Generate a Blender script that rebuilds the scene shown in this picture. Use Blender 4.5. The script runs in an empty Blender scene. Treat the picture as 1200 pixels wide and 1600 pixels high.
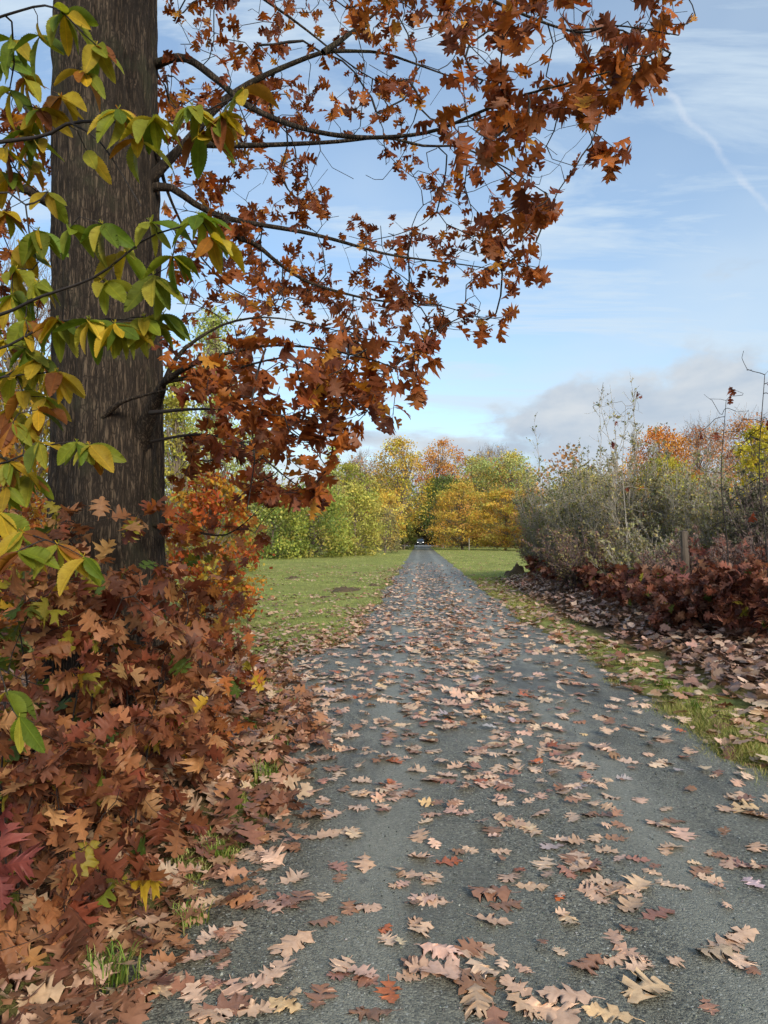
import bpy, math, random
import numpy as np
from mathutils import Matrix, Vector

rng = np.random.default_rng(7)
random.seed(7)
scene = bpy.context.scene
COL = scene.collection

# ---------------------------------------------------------------- camera
F_PX = 1155.0                      # focal length in pixels of the 1200x1600 frame
YAW, PITCH = math.radians(2.77), math.radians(2.08)
EYE = np.array([0.0, 0.0, 1.55])
cam_d = bpy.data.cameras.new('camera')
cam = bpy.data.objects.new('camera', cam_d); COL.objects.link(cam)
cam.location = EYE
cam.rotation_euler = (math.pi/2 + PITCH, 0, YAW)
cam_d.sensor_fit = 'VERTICAL'; cam_d.sensor_height = 36.0
cam_d.lens = F_PX/1600*36.0
cam_d.clip_start = 0.05; cam_d.clip_end = 3000
scene.camera = cam
RC = np.array(cam.rotation_euler.to_matrix())

def at(px, py, d):
    """world point seen at (px, py) of the 1200x1600 frame, d metres along the view axis"""
    v = np.array([(px-600)/F_PX, (800-py)/F_PX, -1.0])*d
    return EYE + RC @ v
def proj(P):
    c = (np.asarray(P) - EYE) @ RC
    d = np.maximum(-c[..., 2], 1e-3)
    return 600 + F_PX*c[..., 0]/d, 800 - F_PX*c[..., 1]/d, -c[..., 2]
def ground_at(px, d):
    p = at(px, 842, d); return p[0], p[1]

# ---------------------------------------------------------------- world and sun
SUN_EL, SUN_AZ = math.radians(27), math.radians(152)   # azimuth clockwise from +Y: behind the camera, to its right
sun_dir = np.array([math.sin(SUN_AZ)*math.cos(SUN_EL), math.cos(SUN_AZ)*math.cos(SUN_EL), math.sin(SUN_EL)])
world = bpy.data.worlds.new('World'); scene.world = world; world.use_nodes = True
wt = world.node_tree; wt.nodes.clear()
def N(t, kind, **kw):
    n = t.nodes.new(kind)
    for k, v in kw.items():
        if k.startswith('i_'):
            key = k[2:]; key = int(key) if key.isdigit() else key.replace('_', ' ')
            n.inputs[key].default_value = v
        else: setattr(n, k, v)
    return n
def M(t, op, a, b=None, c=None, clamp=False):
    n = t.nodes.new('ShaderNodeMath'); n.operation = op; n.use_clamp = clamp
    for i, v in enumerate((a, b, c)):
        if v is None: continue
        if isinstance(v, (int, float)): n.inputs[i].default_value = v
        else: t.links.new(v, n.inputs[i])
    return n.outputs[0]
def MR(t, v, a, b, c=0.0, d=1.0, smooth=True):
    n = t.nodes.new('ShaderNodeMapRange'); n.interpolation_type = 'SMOOTHSTEP' if smooth else 'LINEAR'
    t.links.new(v, n.inputs[0])
    for i, x in enumerate((a, b, c, d)): n.inputs[i+1].default_value = x
    return n.outputs[0]
def MIX(t, f, a, b, blend='MIX'):
    n = t.nodes.new('ShaderNodeMix'); n.data_type = 'RGBA'; n.blend_type = blend
    for sock, v in ((n.inputs[0], f), (n.inputs[6], a), (n.inputs[7], b)):
        if isinstance(v, (int, float)): sock.default_value = v
        elif isinstance(v, (tuple, list)): sock.default_value = (*v, 1) if len(v) == 3 else v
        else: t.links.new(v, sock)
    return n.outputs[2]
def NOISE(t, vec, scale, detail=4, rough=.5, dist=0.0):
    n = t.nodes.new('ShaderNodeTexNoise')
    n.inputs['Scale'].default_value = scale; n.inputs['Detail'].default_value = detail
    n.inputs['Roughness'].default_value = rough; n.inputs['Distortion'].default_value = dist
    if vec is not None: t.links.new(vec, n.inputs['Vector'])
    return n.outputs[0]
def MAPPING(t, vec, loc=(0,0,0), rot=(0,0,0), sc=(1,1,1)):
    n = t.nodes.new('ShaderNodeMapping')
    n.inputs['Location'].default_value = loc; n.inputs['Rotation'].default_value = rot; n.inputs['Scale'].default_value = sc
    t.links.new(vec, n.inputs['Vector']); return n.outputs[0]

sky = N(wt, 'ShaderNodeTexSky', sky_type='NISHITA', sun_disc=False, sun_elevation=SUN_EL, sun_rotation=SUN_AZ,
        altitude=50, air_density=1.0, dust_density=1.6, ozone_density=1.2)
tc = N(wt, 'ShaderNodeTexCoord'); gdir = tc.outputs['Generated']
sep = N(wt, 'ShaderNodeSeparateXYZ'); wt.links.new(gdir, sep.inputs[0])
sx, sy, sz = sep.outputs
zz = M(wt, 'ADD', M(wt, 'MAXIMUM', sz, 0.0), 0.12)
cmb = N(wt, 'ShaderNodeCombineXYZ')
wt.links.new(M(wt, 'DIVIDE', sx, zz), cmb.inputs[0]); wt.links.new(M(wt, 'DIVIDE', sy, zz), cmb.inputs[1])
flat = cmb.outputs[0]
# high thin cirrus in streaks, and a broad milky veil
cir = NOISE(wt, MAPPING(wt, flat, (2.3, .7, 0), (0, 0, .55), (.55, 2.0, 1)), 1.5, 9, .62, .7)
veil = NOISE(wt, MAPPING(wt, flat, (5.3, 1.1, 3.0)), .55, 5, .55, .3)
cir_m = M(wt, 'MULTIPLY', MR(wt, cir, .38, .66), .85)
veil_m = MR(wt, veil, .36, .70, .14, .78)
thin = M(wt, 'MAXIMUM', cir_m, veil_m)
# low cumulus banks
low = MAPPING(wt, gdir, (1.2, 5.0, 0.3), (0, 0, 0), (1, 1, 1.9))
cum = NOISE(wt, low, 4.2, 8, .55, .25)
lump = MR(wt, M(wt, 'ABSOLUTE', M(wt, 'SUBTRACT', M(wt, 'DIVIDE', sx, M(wt, 'ADD', M(wt, 'ABSOLUTE', sy), .05)), .33)), .02, .26, .09, 0)
cval = M(wt, 'ADD', M(wt, 'ADD', M(wt, 'MULTIPLY', M(wt, 'SUBTRACT', cum, .5), .62), M(wt, 'SUBTRACT', 0.135, sz)), lump)
cum_m = MR(wt, cval, -.02, .05)
shade = NOISE(wt, MAPPING(wt, gdir, (1.1, 4.0, .2), (0, 0, 0), (1, 1, 2.2)), 6.0, 6, .55, .2)
cum_c = MIX(wt, MR(wt, shade, .38, .66), (2.3, 2.75, 3.3), (3.2, 3.45, 3.7))
# an old contrail, drifting apart
d1 = at(1022, 120, 1) - EYE; d1 /= np.linalg.norm(d1)
d2 = at(1195, 320, 1) - EYE; d2 /= np.linalg.norm(d2)
nrm = np.cross(d1, d2); nrm /= np.linalg.norm(nrm); mid = d1 + d2; mid /= np.linalg.norm(mid)
def DOT(vec, c):
    n = wt.nodes.new('ShaderNodeVectorMath'); n.operation = 'DOT_PRODUCT'
    wt.links.new(vec, n.inputs[0]); n.inputs[1].default_value = c; return n.outputs['Value']
wob = M(wt, 'MULTIPLY', M(wt, 'SUBTRACT', NOISE(wt, gdir, 22, 6, .6), .5), .018)
tr = M(wt, 'ABSOLUTE', M(wt, 'ADD', DOT(gdir, nrm), wob))
trail = M(wt, 'MULTIPLY', MR(wt, tr, 0.0, .0055, .85, 0), MR(wt, DOT(gdir, mid), math.cos(.14), math.cos(.08)))
trail = M(wt, 'MULTIPLY', trail, MR(wt, NOISE(wt, gdir, 40, 4, .6), .3, .7, .15, .6))
c0 = MIX(wt, 1.0, sky.outputs[0], (.93, 1.03, 1.06), 'MULTIPLY')
c1 = MIX(wt, thin, c0, (3.15, 3.75, 4.3))
c2 = MIX(wt, trail, c1, (3.6, 3.9, 4.3))
c3 = MIX(wt, cum_m, c2, cum_c)
bg = N(wt, 'ShaderNodeBackground'); bg.inputs['Strength'].default_value = 0.15
wt.links.new(c3, bg.inputs['Color'])
wo = N(wt, 'ShaderNodeOutputWorld'); wt.links.new(bg.outputs[0], wo.inputs[0])

sun_d = bpy.data.lights.new('sun', 'SUN'); sun = bpy.data.objects.new('sun', sun_d); COL.objects.link(sun)
sun_d.energy = 2.8; sun_d.angle = math.radians(16); sun_d.color = (1.0, .93, .82)
sun.location = (0, 0, 30)
sun.rotation_euler = Vector(-sun_dir).to_track_quat('-Z', 'Y').to_euler()

vs = scene.view_settings
vs.view_transform = 'Standard'; vs.look = 'None'; vs.gamma = 1.0; vs.use_curve_mapping = False
vs.exposure = 0.52
cy = scene.cycles
cy.max_bounces = 4; cy.diffuse_bounces = 3; cy.glossy_bounces = 2; cy.transmission_bounces = 4
cy.use_denoising = True; cy.use_light_tree = False; cy.use_adaptive_sampling = True; cy.adaptive_threshold = .03; cy.caustics_reflective = False; cy.caustics_refractive = False

# ---------------------------------------------------------------- helpers
def S(r, g, b, k=1.0):
    f = lambda c: (c/12.92 if c <= .04045 else ((c+.055)/1.055)**2.4)
    return tuple(f(c/255.0)*k for c in (r, g, b))
def smooth(a, b, x):
    t = np.clip((x-a)/(b-a), 0, 1); return t*t*(3-2*t)
def _hash(ix, iy, iz):
    h = (ix.astype(np.int64)*374761393 + iy.astype(np.int64)*668265263 + iz.astype(np.int64)*2147483647) & 0xffffffff
    h = ((h ^ (h >> 13))*1274126177) & 0xffffffff
    return ((h ^ (h >> 16)) & 0xffff)/65535.0
def vnoise(P):
    P = np.asarray(P, float); i = np.floor(P).astype(np.int64); f = P - i; f = f*f*(3-2*f)
    r = 0
    for dx in (0, 1):
        for dy in (0, 1):
            for dz in (0, 1):
                w = (f[:, 0] if dx else 1-f[:, 0])*(f[:, 1] if dy else 1-f[:, 1])*(f[:, 2] if dz else 1-f[:, 2])
                r = r + w*_hash(i[:, 0]+dx, i[:, 1]+dy, i[:, 2]+dz)
    return r*2-1
def fbm(P, o=4):
    P = np.asarray(P, float); r = 0; a = 1.0
    for _ in range(o):
        r = r + a*vnoise(P); P = P*2.03+17.1; a *= .5
    return r
def unit(v): return v/np.maximum(np.linalg.norm(v, axis=-1, keepdims=True), 1e-9)

def mesh_data(name, V, F, mat, col=None, uv=None, shade=True):
    V = np.asarray(V, np.float32); F = np.asarray(F, np.int32)
    me = bpy.data.meshes.new(name); n, k = F.shape
    me.vertices.add(len(V)); me.vertices.foreach_set('co', V.ravel())
    me.loops.add(n*k); me.loops.foreach_set('vertex_index', F.ravel())
    me.polygons.add(n); me.polygons.foreach_set('loop_start', np.arange(0, n*k, k, dtype=np.int32))
    if shade: me.polygons.foreach_set('use_smooth', np.ones(n, bool))
    if col is not None:
        a = me.color_attributes.new('Col', 'FLOAT_COLOR', 'POINT')
        c = np.ones((len(V), 4), np.float32); c[:, :3] = col; a.data.foreach_set('color', c.ravel())
    if uv is not None:
        u = me.uv_layers.new(name='UVMap'); u.data.foreach_set('uv', np.asarray(uv, np.float32)[F.ravel()].ravel())
    me.update(calc_edges=True); me.materials.append(mat)
    return me
def add(name, me, parent=None, color=None, mw=None, kind=None):
    o = bpy.data.objects.new(name, me); COL.objects.link(o)
    if mw is not None: o.matrix_basis = mw
    if parent is not None:
        o.parent = parent; o.matrix_parent_inverse = Matrix.Translation(-parent.location)
    if color is not None: o.color = (*color, 1)
    if kind: o['kind'] = kind
    return o
def tag(o, label, cat=None, group=None, kind=None):
    o['label'] = label
    if cat: o['category'] = cat
    if group: o['group'] = group
    if kind: o['kind'] = kind
    return o
def root(name, loc, label, cat, group=None):
    o = bpy.data.objects.new(name, None); COL.objects.link(o); o.location = loc; o.empty_display_size = .1
    return tag(o, label, cat, group)

def tube(pts, rad, sides=8):
    """continuous tapered tube through pts"""
    P = np.asarray(pts, float); n = len(P); rad = np.broadcast_to(rad, n)
    T = unit(np.gradient(P, axis=0)); ref = np.array([0.31, .2, .93])
    if abs(T[0] @ ref) > .9: ref = np.array([1., 0, 0])
    A = unit(np.cross(T, ref)); B = np.cross(T, A)
    th = np.linspace(0, 2*np.pi, sides, endpoint=False)
    V = P[:, None] + rad[:, None, None]*(A[:, None]*np.cos(th)[None, :, None] + B[:, None]*np.sin(th)[None, :, None])
    V = V.reshape(-1, 3)
    i = np.arange(n-1)[:, None]*sides; j = np.arange(sides)[None]; j2 = (j+1) % sides
    Fq = np.stack([i+j, i+j2, i+sides+j2, i+sides+j], -1).reshape(-1, 4)
    return V, Fq
def join(parts):
    V, Fs, o = [], [], 0
    for v, f in parts:
        V.append(v); Fs.append(f+o); o += len(v)
    return np.concatenate(V), np.concatenate(Fs)
def edges_mesh(P0, P1, r0, r1, sides=4):
    """many separate thin prisms, one per twig segment"""
    P0, P1 = np.asarray(P0), np.asarray(P1); n = len(P0)
    T = unit(P1-P0); ref = np.where(np.abs(T[:, 2:3]) > .9, [[1., 0, 0]], [[0, 0, 1.]])
    A = unit(np.cross(T, ref)); B = np.cross(T, A)
    th = np.linspace(0, 2*np.pi, sides, endpoint=False)
    ring = A[:, None]*np.cos(th)[None, :, None] + B[:, None]*np.sin(th)[None, :, None]
    r0 = np.broadcast_to(r0, n); r1 = np.broadcast_to(r1, n)
    V = np.concatenate([P0[:, None]+ring*r0[:, None, None], P1[:, None]+ring*r1[:, None, None]], 1).reshape(-1, 3)
    j = np.arange(sides); j2 = (j+1) % sides
    f = np.stack([j, j2, sides+j2, sides+j], -1)
    return V, (f[None]+(np.arange(n)*2*sides)[:, None, None]).reshape(-1, 4)
def resample(pts, step):
    P = np.asarray(pts, float)
    # Catmull-Rom smoothing then even spacing
    Q = np.vstack([2*P[0]-P[1], P, 2*P[-1]-P[-2]]); out = []
    for i in range(1, len(Q)-2):
        t = np.linspace(0, 1, 9)[:-1, None]
        out.append(.5*((2*Q[i])+(-Q[i-1]+Q[i+1])*t+(2*Q[i-1]-5*Q[i]+4*Q[i+1]-Q[i+2])*t**2+(-Q[i-1]+3*Q[i]-3*Q[i+1]+Q[i+2])*t**3))
    C = np.vstack(out+[P[-1:]]); s = np.r_[0, np.cumsum(np.linalg.norm(np.diff(C, axis=0), axis=1))]
    n = max(3, int(s[-1]/step)+1); q = np.linspace(0, s[-1], n)
    return np.stack([np.interp(q, s, C[:, k]) for k in range(3)], 1)

# ---- leaves: templates (V, F, uv) along +Y, length 1, normal +Z
OUT_HI = [(0,0),(.06,.06),(.19,.12),(.29,.13),(.21,.22),(.12,.30),(.21,.36),(.42,.37),(.33,.45),(.51,.54),(.31,.55),(.13,.61),(.21,.66),(.41,.73),(.27,.76),(.33,.88),(.16,.84),(.08,.83),(.13,.91),(.09,.94),(0,1.0)]
MID_HI = [0,.02,.05,.08,.16,.27,.31,.34,.40,.45,.50,.58,.61,.64,.69,.73,.77,.81,.85,.90,1]
OUT_MD = [(0,0),(.29,.13),(.12,.30),(.42,.38),(.50,.54),(.13,.61),(.41,.73),(.33,.88),(.08,.83),(.13,.92),(0,1)]
MID_MD = [0,.07,.27,.34,.46,.58,.64,.74,.81,.87,1]
OUT_LO = [(0,0),(.27,.14),(.20,.28),(.46,.44),(.20,.54),(.38,.74),(0,1)]
MID_LO = [0,.08,.24,.34,.52,.64,1]
def chest_outline(n=17):
    o, m = [(0, 0)], [0]
    for i in range(1, n):
        t = i/n; w = .185*math.sin(math.pi*t**.85)**.8
        o.append((w+.007, t+.014)); m.append(max(0, t-.05))
        o.append((w*.97-.003, t+.018)); m.append(max(0, t-.03))
    o.append((0, 1)); m.append(1)
    return o, m
def plain_outline(n=5, w0=.3):
    o, m = [(0, 0)], [0]
    for i in range(1, n):
        t = i/n; o.append((w0*math.sin(math.pi*t**.9), t)); m.append(t)
    o.append((0, 1)); m.append(1); return o, m
def leaf_template(out, midr, r, cup=.0, bend=.0, twist=.0, ripple=.0, stem=.18, width=1.0, fold=0.0, jit=.05):
    out = np.array(out); n = len(out); midr = np.array(midr)
    sides = []
    for s in (1, -1):
        j = out*(1+r.normal(0, jit, out.shape)); j[0] = 0; j[-1] = (0, 1)
        sides.append(np.stack([s*j[:, 0]*width*(1+r.normal(0, .06)), j[:, 1]], 1))
    mv = np.stack([np.zeros(n), midr], 1)
    P = np.vstack([mv, sides[0], sides[1]])
    Fs = []
    for i in range(n-1):
        for off, flip in ((n, 0), (2*n, 1)):
            a, b, c, d = i, off+i, off+i+1, i+1
            tris = [(a, b, c), (a, c, d)] if i not in (0,) else [(a, b, c), (a, c, d)]
            for t in tris: Fs.append(t if not flip else t[::-1])
    V = np.zeros((len(P), 3)); V[:, :2] = P
    uv = np.stack([P[:, 0]+.5, P[:, 1]], 1)
    x, y = P[:, 0], P[:, 1]
    V[:, 2] = cup*np.abs(x)**1.6*2.2 + fold*np.abs(x) + bend*(y-.4)**2 + twist*x*(y-.5)*2
    if ripple: V[:, 2] += ripple*np.sin(9*y+r.uniform(0, 6))*np.abs(x)*1.4 + ripple*.5*r.normal(0, 1, len(P))*np.minimum(1, np.abs(x)*4)
    if stem:
        k = len(V); w = .012
        V = np.vstack([V, [(-w, .02, .0), (w, .02, .0), (w*.8, -stem*.6, .012), (-w*.8, -stem*.6, .012), (w, -stem, .03), (-w, -stem, .03)]])
        uv = np.vstack([uv, np.tile([[.5, .02]], (6, 1))])
        Fs += [(k, k+1, k+2), (k, k+2, k+3), (k+3, k+2, k+4), (k+3, k+4, k+5)]
    V[:, 1] -= 0
    return V, np.array(Fs), uv
lr = np.random.default_rng(3)
def templ(out, midr, k, **rngs):
    res = []
    for _ in range(k):
        kw = {a: (lr.uniform(*b) if isinstance(b, tuple) else b) for a, b in rngs.items()}
        res.append(leaf_template(out, midr, lr, **kw))
    return res
LITTER = dict(cup=(-.30, .5), bend=(-.28, .30), twist=(-.25, .25), ripple=(.015, .055), stem=(.10, .22), width=(.78, 1.08), fold=(-.06, .12))
HANG = dict(cup=(-.7, .4), bend=(-.6, .2), twist=(-.4, .4), ripple=(.01, .07), stem=(.15, .25), width=(.8, 1.1), fold=(-.1, .2))
FLAT = dict(cup=(-.12, .22), bend=(-.16, .18), twist=(-.16, .16), ripple=(.008, .03), stem=(.10, .22), width=(.72, 1.05), fold=(-.04, .06), jit=.075)
CURL = dict(cup=(-.45, .42), bend=(-.32, .38), twist=(-.32, .32), ripple=(.015, .05), stem=(.10, .22), width=(.7, 1.0), fold=(-.08, .12), jit=.08)
T_LIT_HI = templ(OUT_HI, MID_HI, 15, **FLAT)+templ(OUT_HI, MID_HI, 5, **CURL)
T_LIT_MD = templ(OUT_MD, MID_MD, 10, **FLAT)+templ(OUT_MD, MID_MD, 4, **CURL)
T_LIT_LO = templ(OUT_LO, MID_LO, 8, **{**LITTER, 'stem': 0})
T_TINY = templ([(0,0),(.40,.34),(.20,.56),(0,1)], [0,.2,.55,1], 6, **{**LITTER, 'stem': 0})
T_OAK_HI = templ(OUT_HI, MID_HI, 12, **HANG)
T_OAK_MD = templ(OUT_MD, MID_MD, 10, **HANG)
T_OAK_LO = templ(OUT_LO, MID_LO, 6, **{**HANG, 'stem': 0})
co, cm = chest_outline()
T_CHE = templ(co, cm, 10, cup=(-.5, .8), bend=(-.32, .05), twist=(-.3, .3), ripple=(.004, .02), stem=.1, width=(.9, 1.2), fold=(0, .25), jit=.008)
po, pm = plain_outline()
T_OVAL = templ(po, pm, 5, cup=(-.5, .5), bend=(-.4, .2), twist=(-.3, .3), ripple=0.0, stem=0, width=(.85, 1.1))

def frames(d, up, roll=None):
    """rotation matrices with columns x, y=d, z~up"""
    d = unit(d); x = np.cross(d, up); bad = np.linalg.norm(x, axis=1) < 1e-3; x[bad] = [1, 0, 0]; x = unit(x); z = np.cross(x, d)
    if roll is not None:
        c, s = np.cos(roll)[:, None], np.sin(roll)[:, None]; x, z = x*c+z*s, z*c-x*s
    return np.stack([x, d, z], -1)
def batch(temps, pos, R, s, col):
    n = len(pos); pick = rng.integers(0, len(temps), n); Vs, Fs, Us, Cs, o = [], [], [], [], 0
    for k, (tv, tf, tu) in enumerate(temps):
        m = pick == k; c = int(m.sum())
        if not c: continue
        V = np.einsum('nij,kj->nki', R[m], tv)*s[m][:, None, None] + pos[m][:, None]
        Vs.append(V.reshape(-1, 3)); Fs.append((tf[None]+(np.arange(c)*len(tv))[:, None, None]+o).reshape(-1, 3))
        Us.append(np.tile(tu, (c, 1))); Cs.append(np.repeat(col[m], len(tv), 0)); o += c*len(tv)
    return np.concatenate(Vs), np.concatenate(Fs), np.concatenate(Us), np.concatenate(Cs)
def batch_mesh(name, temps, pos, R, s, col, mat):
    V, Fc, U, C = batch(temps, pos, R, s, col)
    return mesh_data(name, V, Fc, mat, C, U)
def mat4(R, s, p):
    m = Matrix.Identity(4)
    for i in range(3):
        for j in range(3): m[i][j] = R[i][j]*s
        m[i][3] = p[i]
    return m
def pal(colors, n, jit=.12, w=None):
    c = np.array(colors); k = rng.choice(len(c), n, p=None if w is None else np.array(w)/sum(w))
    base = c[k]*(1+rng.normal(0, jit, (n, 1)))*(1+rng.normal(0, jit*.3, (n, 3)))
    return np.clip(base, .004, .9)

# ---------------------------------------------------------------- materials
def new_mat(name):
    m = bpy.data.materials.new(name); m.use_nodes = True; t = m.node_tree; t.nodes.clear()
    out = N(t, 'ShaderNodeOutputMaterial'); return m, t, out
def leaf_mat(name, source, trans=.3, rough=.55, veins='oak', mottle=.35, vein=.35, spec=.35, tint=(1.1, .9, .6)):
    m, t, out = new_mat(name)
    if source == 'obj':
        c = N(t, 'ShaderNodeObjectInfo').outputs['Color']
    else:
        a = N(t, 'ShaderNodeAttribute', attribute_name='Col'); c = a.outputs['Color']
    tcn = N(t, 'ShaderNodeTexCoord'); geo = N(t, 'ShaderNodeNewGeometry')
    bump_h = None
    if mottle:
        n1 = NOISE(t, geo.outputs['Position'], 38, 4, .6)
        c = MIX(t, MR(t, n1, .35, .75, 0, mottle), c, MIX(t, 1.0, c, (.45, .36, .30), 'MULTIPLY'))
        n2 = NOISE(t, geo.outputs['Position'], 11, 3, .6)
        c = MIX(t, MR(t, n2, .45, .7, 0, .35), c, MIX(t, 1.0, c, (1.25, 1.2, 1.05), 'MULTIPLY'))
    if veins:
        sp = N(t, 'ShaderNodeSeparateXYZ'); t.links.new(tcn.outputs['UV'], sp.inputs[0])
        ax = M(t, 'ABSOLUTE', M(t, 'SUBTRACT', sp.outputs[0], .5))
        rib = MR(t, ax, .004, .022, 1, 0)
        freq, slope = (26, 1.0) if veins == 'oak' else (95, .9)
        ph = M(t, 'MULTIPLY', M(t, 'SUBTRACT', sp.outputs[1], M(t, 'MULTIPLY', ax, slope)), freq)
        sv = MR(t, M(t, 'SINE', ph), .90, 1.0, 0, .55)
        v = M(t, 'MAXIMUM', rib, sv)
        c = MIX(t, M(t, 'MULTIPLY', v, vein), c, MIX(t, 1.0, c, (1.5, 1.35, 1.1), 'MULTIPLY'))
        bump_h = v
    p = N(t, 'ShaderNodeBsdfPrincipled'); p.inputs['Roughness'].default_value = rough
    p.inputs['Specular IOR Level'].default_value = spec
    t.links.new(c, p.inputs['Base Color'])
    if bump_h is not None:
        b = N(t, 'ShaderNodeBump'); b.inputs['Strength'].default_value = vein*.6; b.inputs['Distance'].default_value = .003
        t.links.new(bump_h, b.inputs['Height']); t.links.new(b.outputs[0], p.inputs['Normal'])
    tr_ = N(t, 'ShaderNodeBsdfTranslucent'); t.links.new(MIX(t, 1.0, c, tint, 'MULTIPLY'), tr_.inputs[0])
    mx = N(t, 'ShaderNodeMixShader'); mx.inputs[0].default_value = trans
    t.links.new(p.outputs[0], mx.inputs[1]); t.links.new(tr_.outputs[0], mx.inputs[2]); t.links.new(mx.outputs[0], out.inputs[0])
    return m
def simple_mat(name, color, rough=.8, nscale=20, var=.4, bump=.0, metallic=0, stretch=(1, 1, 1), color2=None, spec=.3):
    m, t, out = new_mat(name)
    tcn = N(t, 'ShaderNodeTexCoord'); vec = MAPPING(t, tcn.outputs['Object'], sc=stretch)
    n1 = NOISE(t, vec, nscale, 6, .6)
    c2 = color2 or tuple(c*(1-var) for c in color)
    c = MIX(t, MR(t, n1, .3, .7), c2, color)
    p = N(t, 'ShaderNodeBsdfPrincipled'); p.inputs['Roughness'].default_value = rough; p.inputs['Metallic'].default_value = metallic
    p.inputs['Specular IOR Level'].default_value = spec
    t.links.new(c, p.inputs['Base Color'])
    if bump:
        b = N(t, 'ShaderNodeBump'); b.inputs['Strength'].default_value = .7; b.inputs['Distance'].default_value = bump
        t.links.new(n1, b.inputs['Height']); t.links.new(b.outputs[0], p.inputs['Normal'])
    t.links.new(p.outputs[0], out.inputs[0]); return m

M_LEAF_O = leaf_mat('oak_leaf_on_tree', 'obj', .48)
M_LEAF_A = leaf_mat('oak_leaves_on_tree', 'attr', .48)
M_DEAD_O = leaf_mat('fallen_leaf', 'obj', .12, .46, mottle=.42, vein=.12, spec=.5)
M_DEAD_A = leaf_mat('fallen_leaves', 'attr', .12, .46, mottle=.42, vein=.12, spec=.5)
M_CHE_O = leaf_mat('chestnut_leaf', 'obj', .48, .55, veins='chestnut', mottle=.45, vein=.6, spec=.2, tint=(1.15, 1.1, .45))
M_FAR = leaf_mat('far_foliage', 'attr', .42, .6, veins=None, mottle=0, spec=.2, tint=(1.05, 1.02, .75))
M_GRASS = leaf_mat('grass_blade', 'attr', .30, .55, veins=None, mottle=0, tint=(1.0, 1.1, .5))
M_TWIG = simple_mat('twig_bark', (.032, .024, .020), .75, 60, .4)
M_LIMB = simple_mat('limb_bark', (.066, .056, .046), .85, 40, .65, .008, stretch=(1, 1, .4))
M_GREYTWIG = simple_mat('grey_twig', (.36, .32, .26), .8, 30, .4)
M_PURPLETWIG = simple_mat('brown_twig', (.16, .115, .105), .8, 30, .4)
M_FARBARK = simple_mat('far_bark', (.26, .20, .15), .85, 3, .5)

# ---- bark of the big oak
def bark_mat():
    m, t, out = new_mat('oak_bark')
    tcn = N(t, 'ShaderNodeTexCoord'); P = tcn.outputs['Object']
    v1 = MAPPING(t, P, sc=(1, 1, .09))
    nr = NOISE(t, v1, 46, 5, .62, .5); n1 = M(t, 'MULTIPLY', M(t, 'ABSOLUTE', M(t, 'SUBTRACT', nr, .5)), 3.4, clamp=True)
    vo = N(t, 'ShaderNodeTexVoronoi', feature='DISTANCE_TO_EDGE'); vo.inputs['Scale'].default_value = 30
    wv = N(t, 'ShaderNodeVectorMath', operation='ADD'); nw = N(t, 'ShaderNodeTexNoise'); nw.inputs['Scale'].default_value = 7; t.links.new(P, nw.inputs['Vector']); sw = N(t, 'ShaderNodeVectorMath', operation='SCALE'); sw.inputs['Scale'].default_value = .09; t.links.new(nw.outputs['Color'], sw.inputs[0])
    t.links.new(MAPPING(t, P, sc=(1, 1, .11)), wv.inputs[0]); t.links.new(sw.outputs[0], wv.inputs[1]); t.links.new(wv.outputs[0], vo.inputs['Vector']); n1 = M(t, 'MULTIPLY', n1, MR(t, vo.outputs['Distance'], .0, .12, .3, 1)); n2 = NOISE(t, P, 3.0, 4, .6); n3 = NOISE(t, P, 90, 5, .6)
    c = MIX(t, MR(t, n1, .02, .5), S(36, 29, 23), S(92, 78, 63))
    at_ = N(t, 'ShaderNodeAttribute', attribute_name='Col')
    c = MIX(t, at_.outputs['Fac'], MIX(t, 1.0, c, (.45, .42, .40), 'MULTIPLY'), c)
    c = MIX(t, MR(t, n2, .52, .72, 0, .5), c, S(58, 60, 42))
    c = MIX(t, MR(t, n3, .5, .8, 0, .12), c, S(96, 87, 76))
    p = N(t, 'ShaderNodeBsdfPrincipled'); p.inputs['Roughness'].default_value = .88; p.inputs['Specular IOR Level'].default_value = .2
    t.links.new(c, p.inputs['Base Color'])
    b = N(t, 'ShaderNodeBump'); b.inputs['Strength'].default_value = .8; b.inputs['Distance'].default_value = .012
    t.links.new(M(t, 'ADD', n1, M(t, 'MULTIPLY', n3, .35)), b.inputs['Height']); t.links.new(b.outputs[0], p.inputs['Normal'])
    t.links.new(p.outputs[0], out.inputs[0]); return m
M_BARK = bark_mat()

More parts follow.
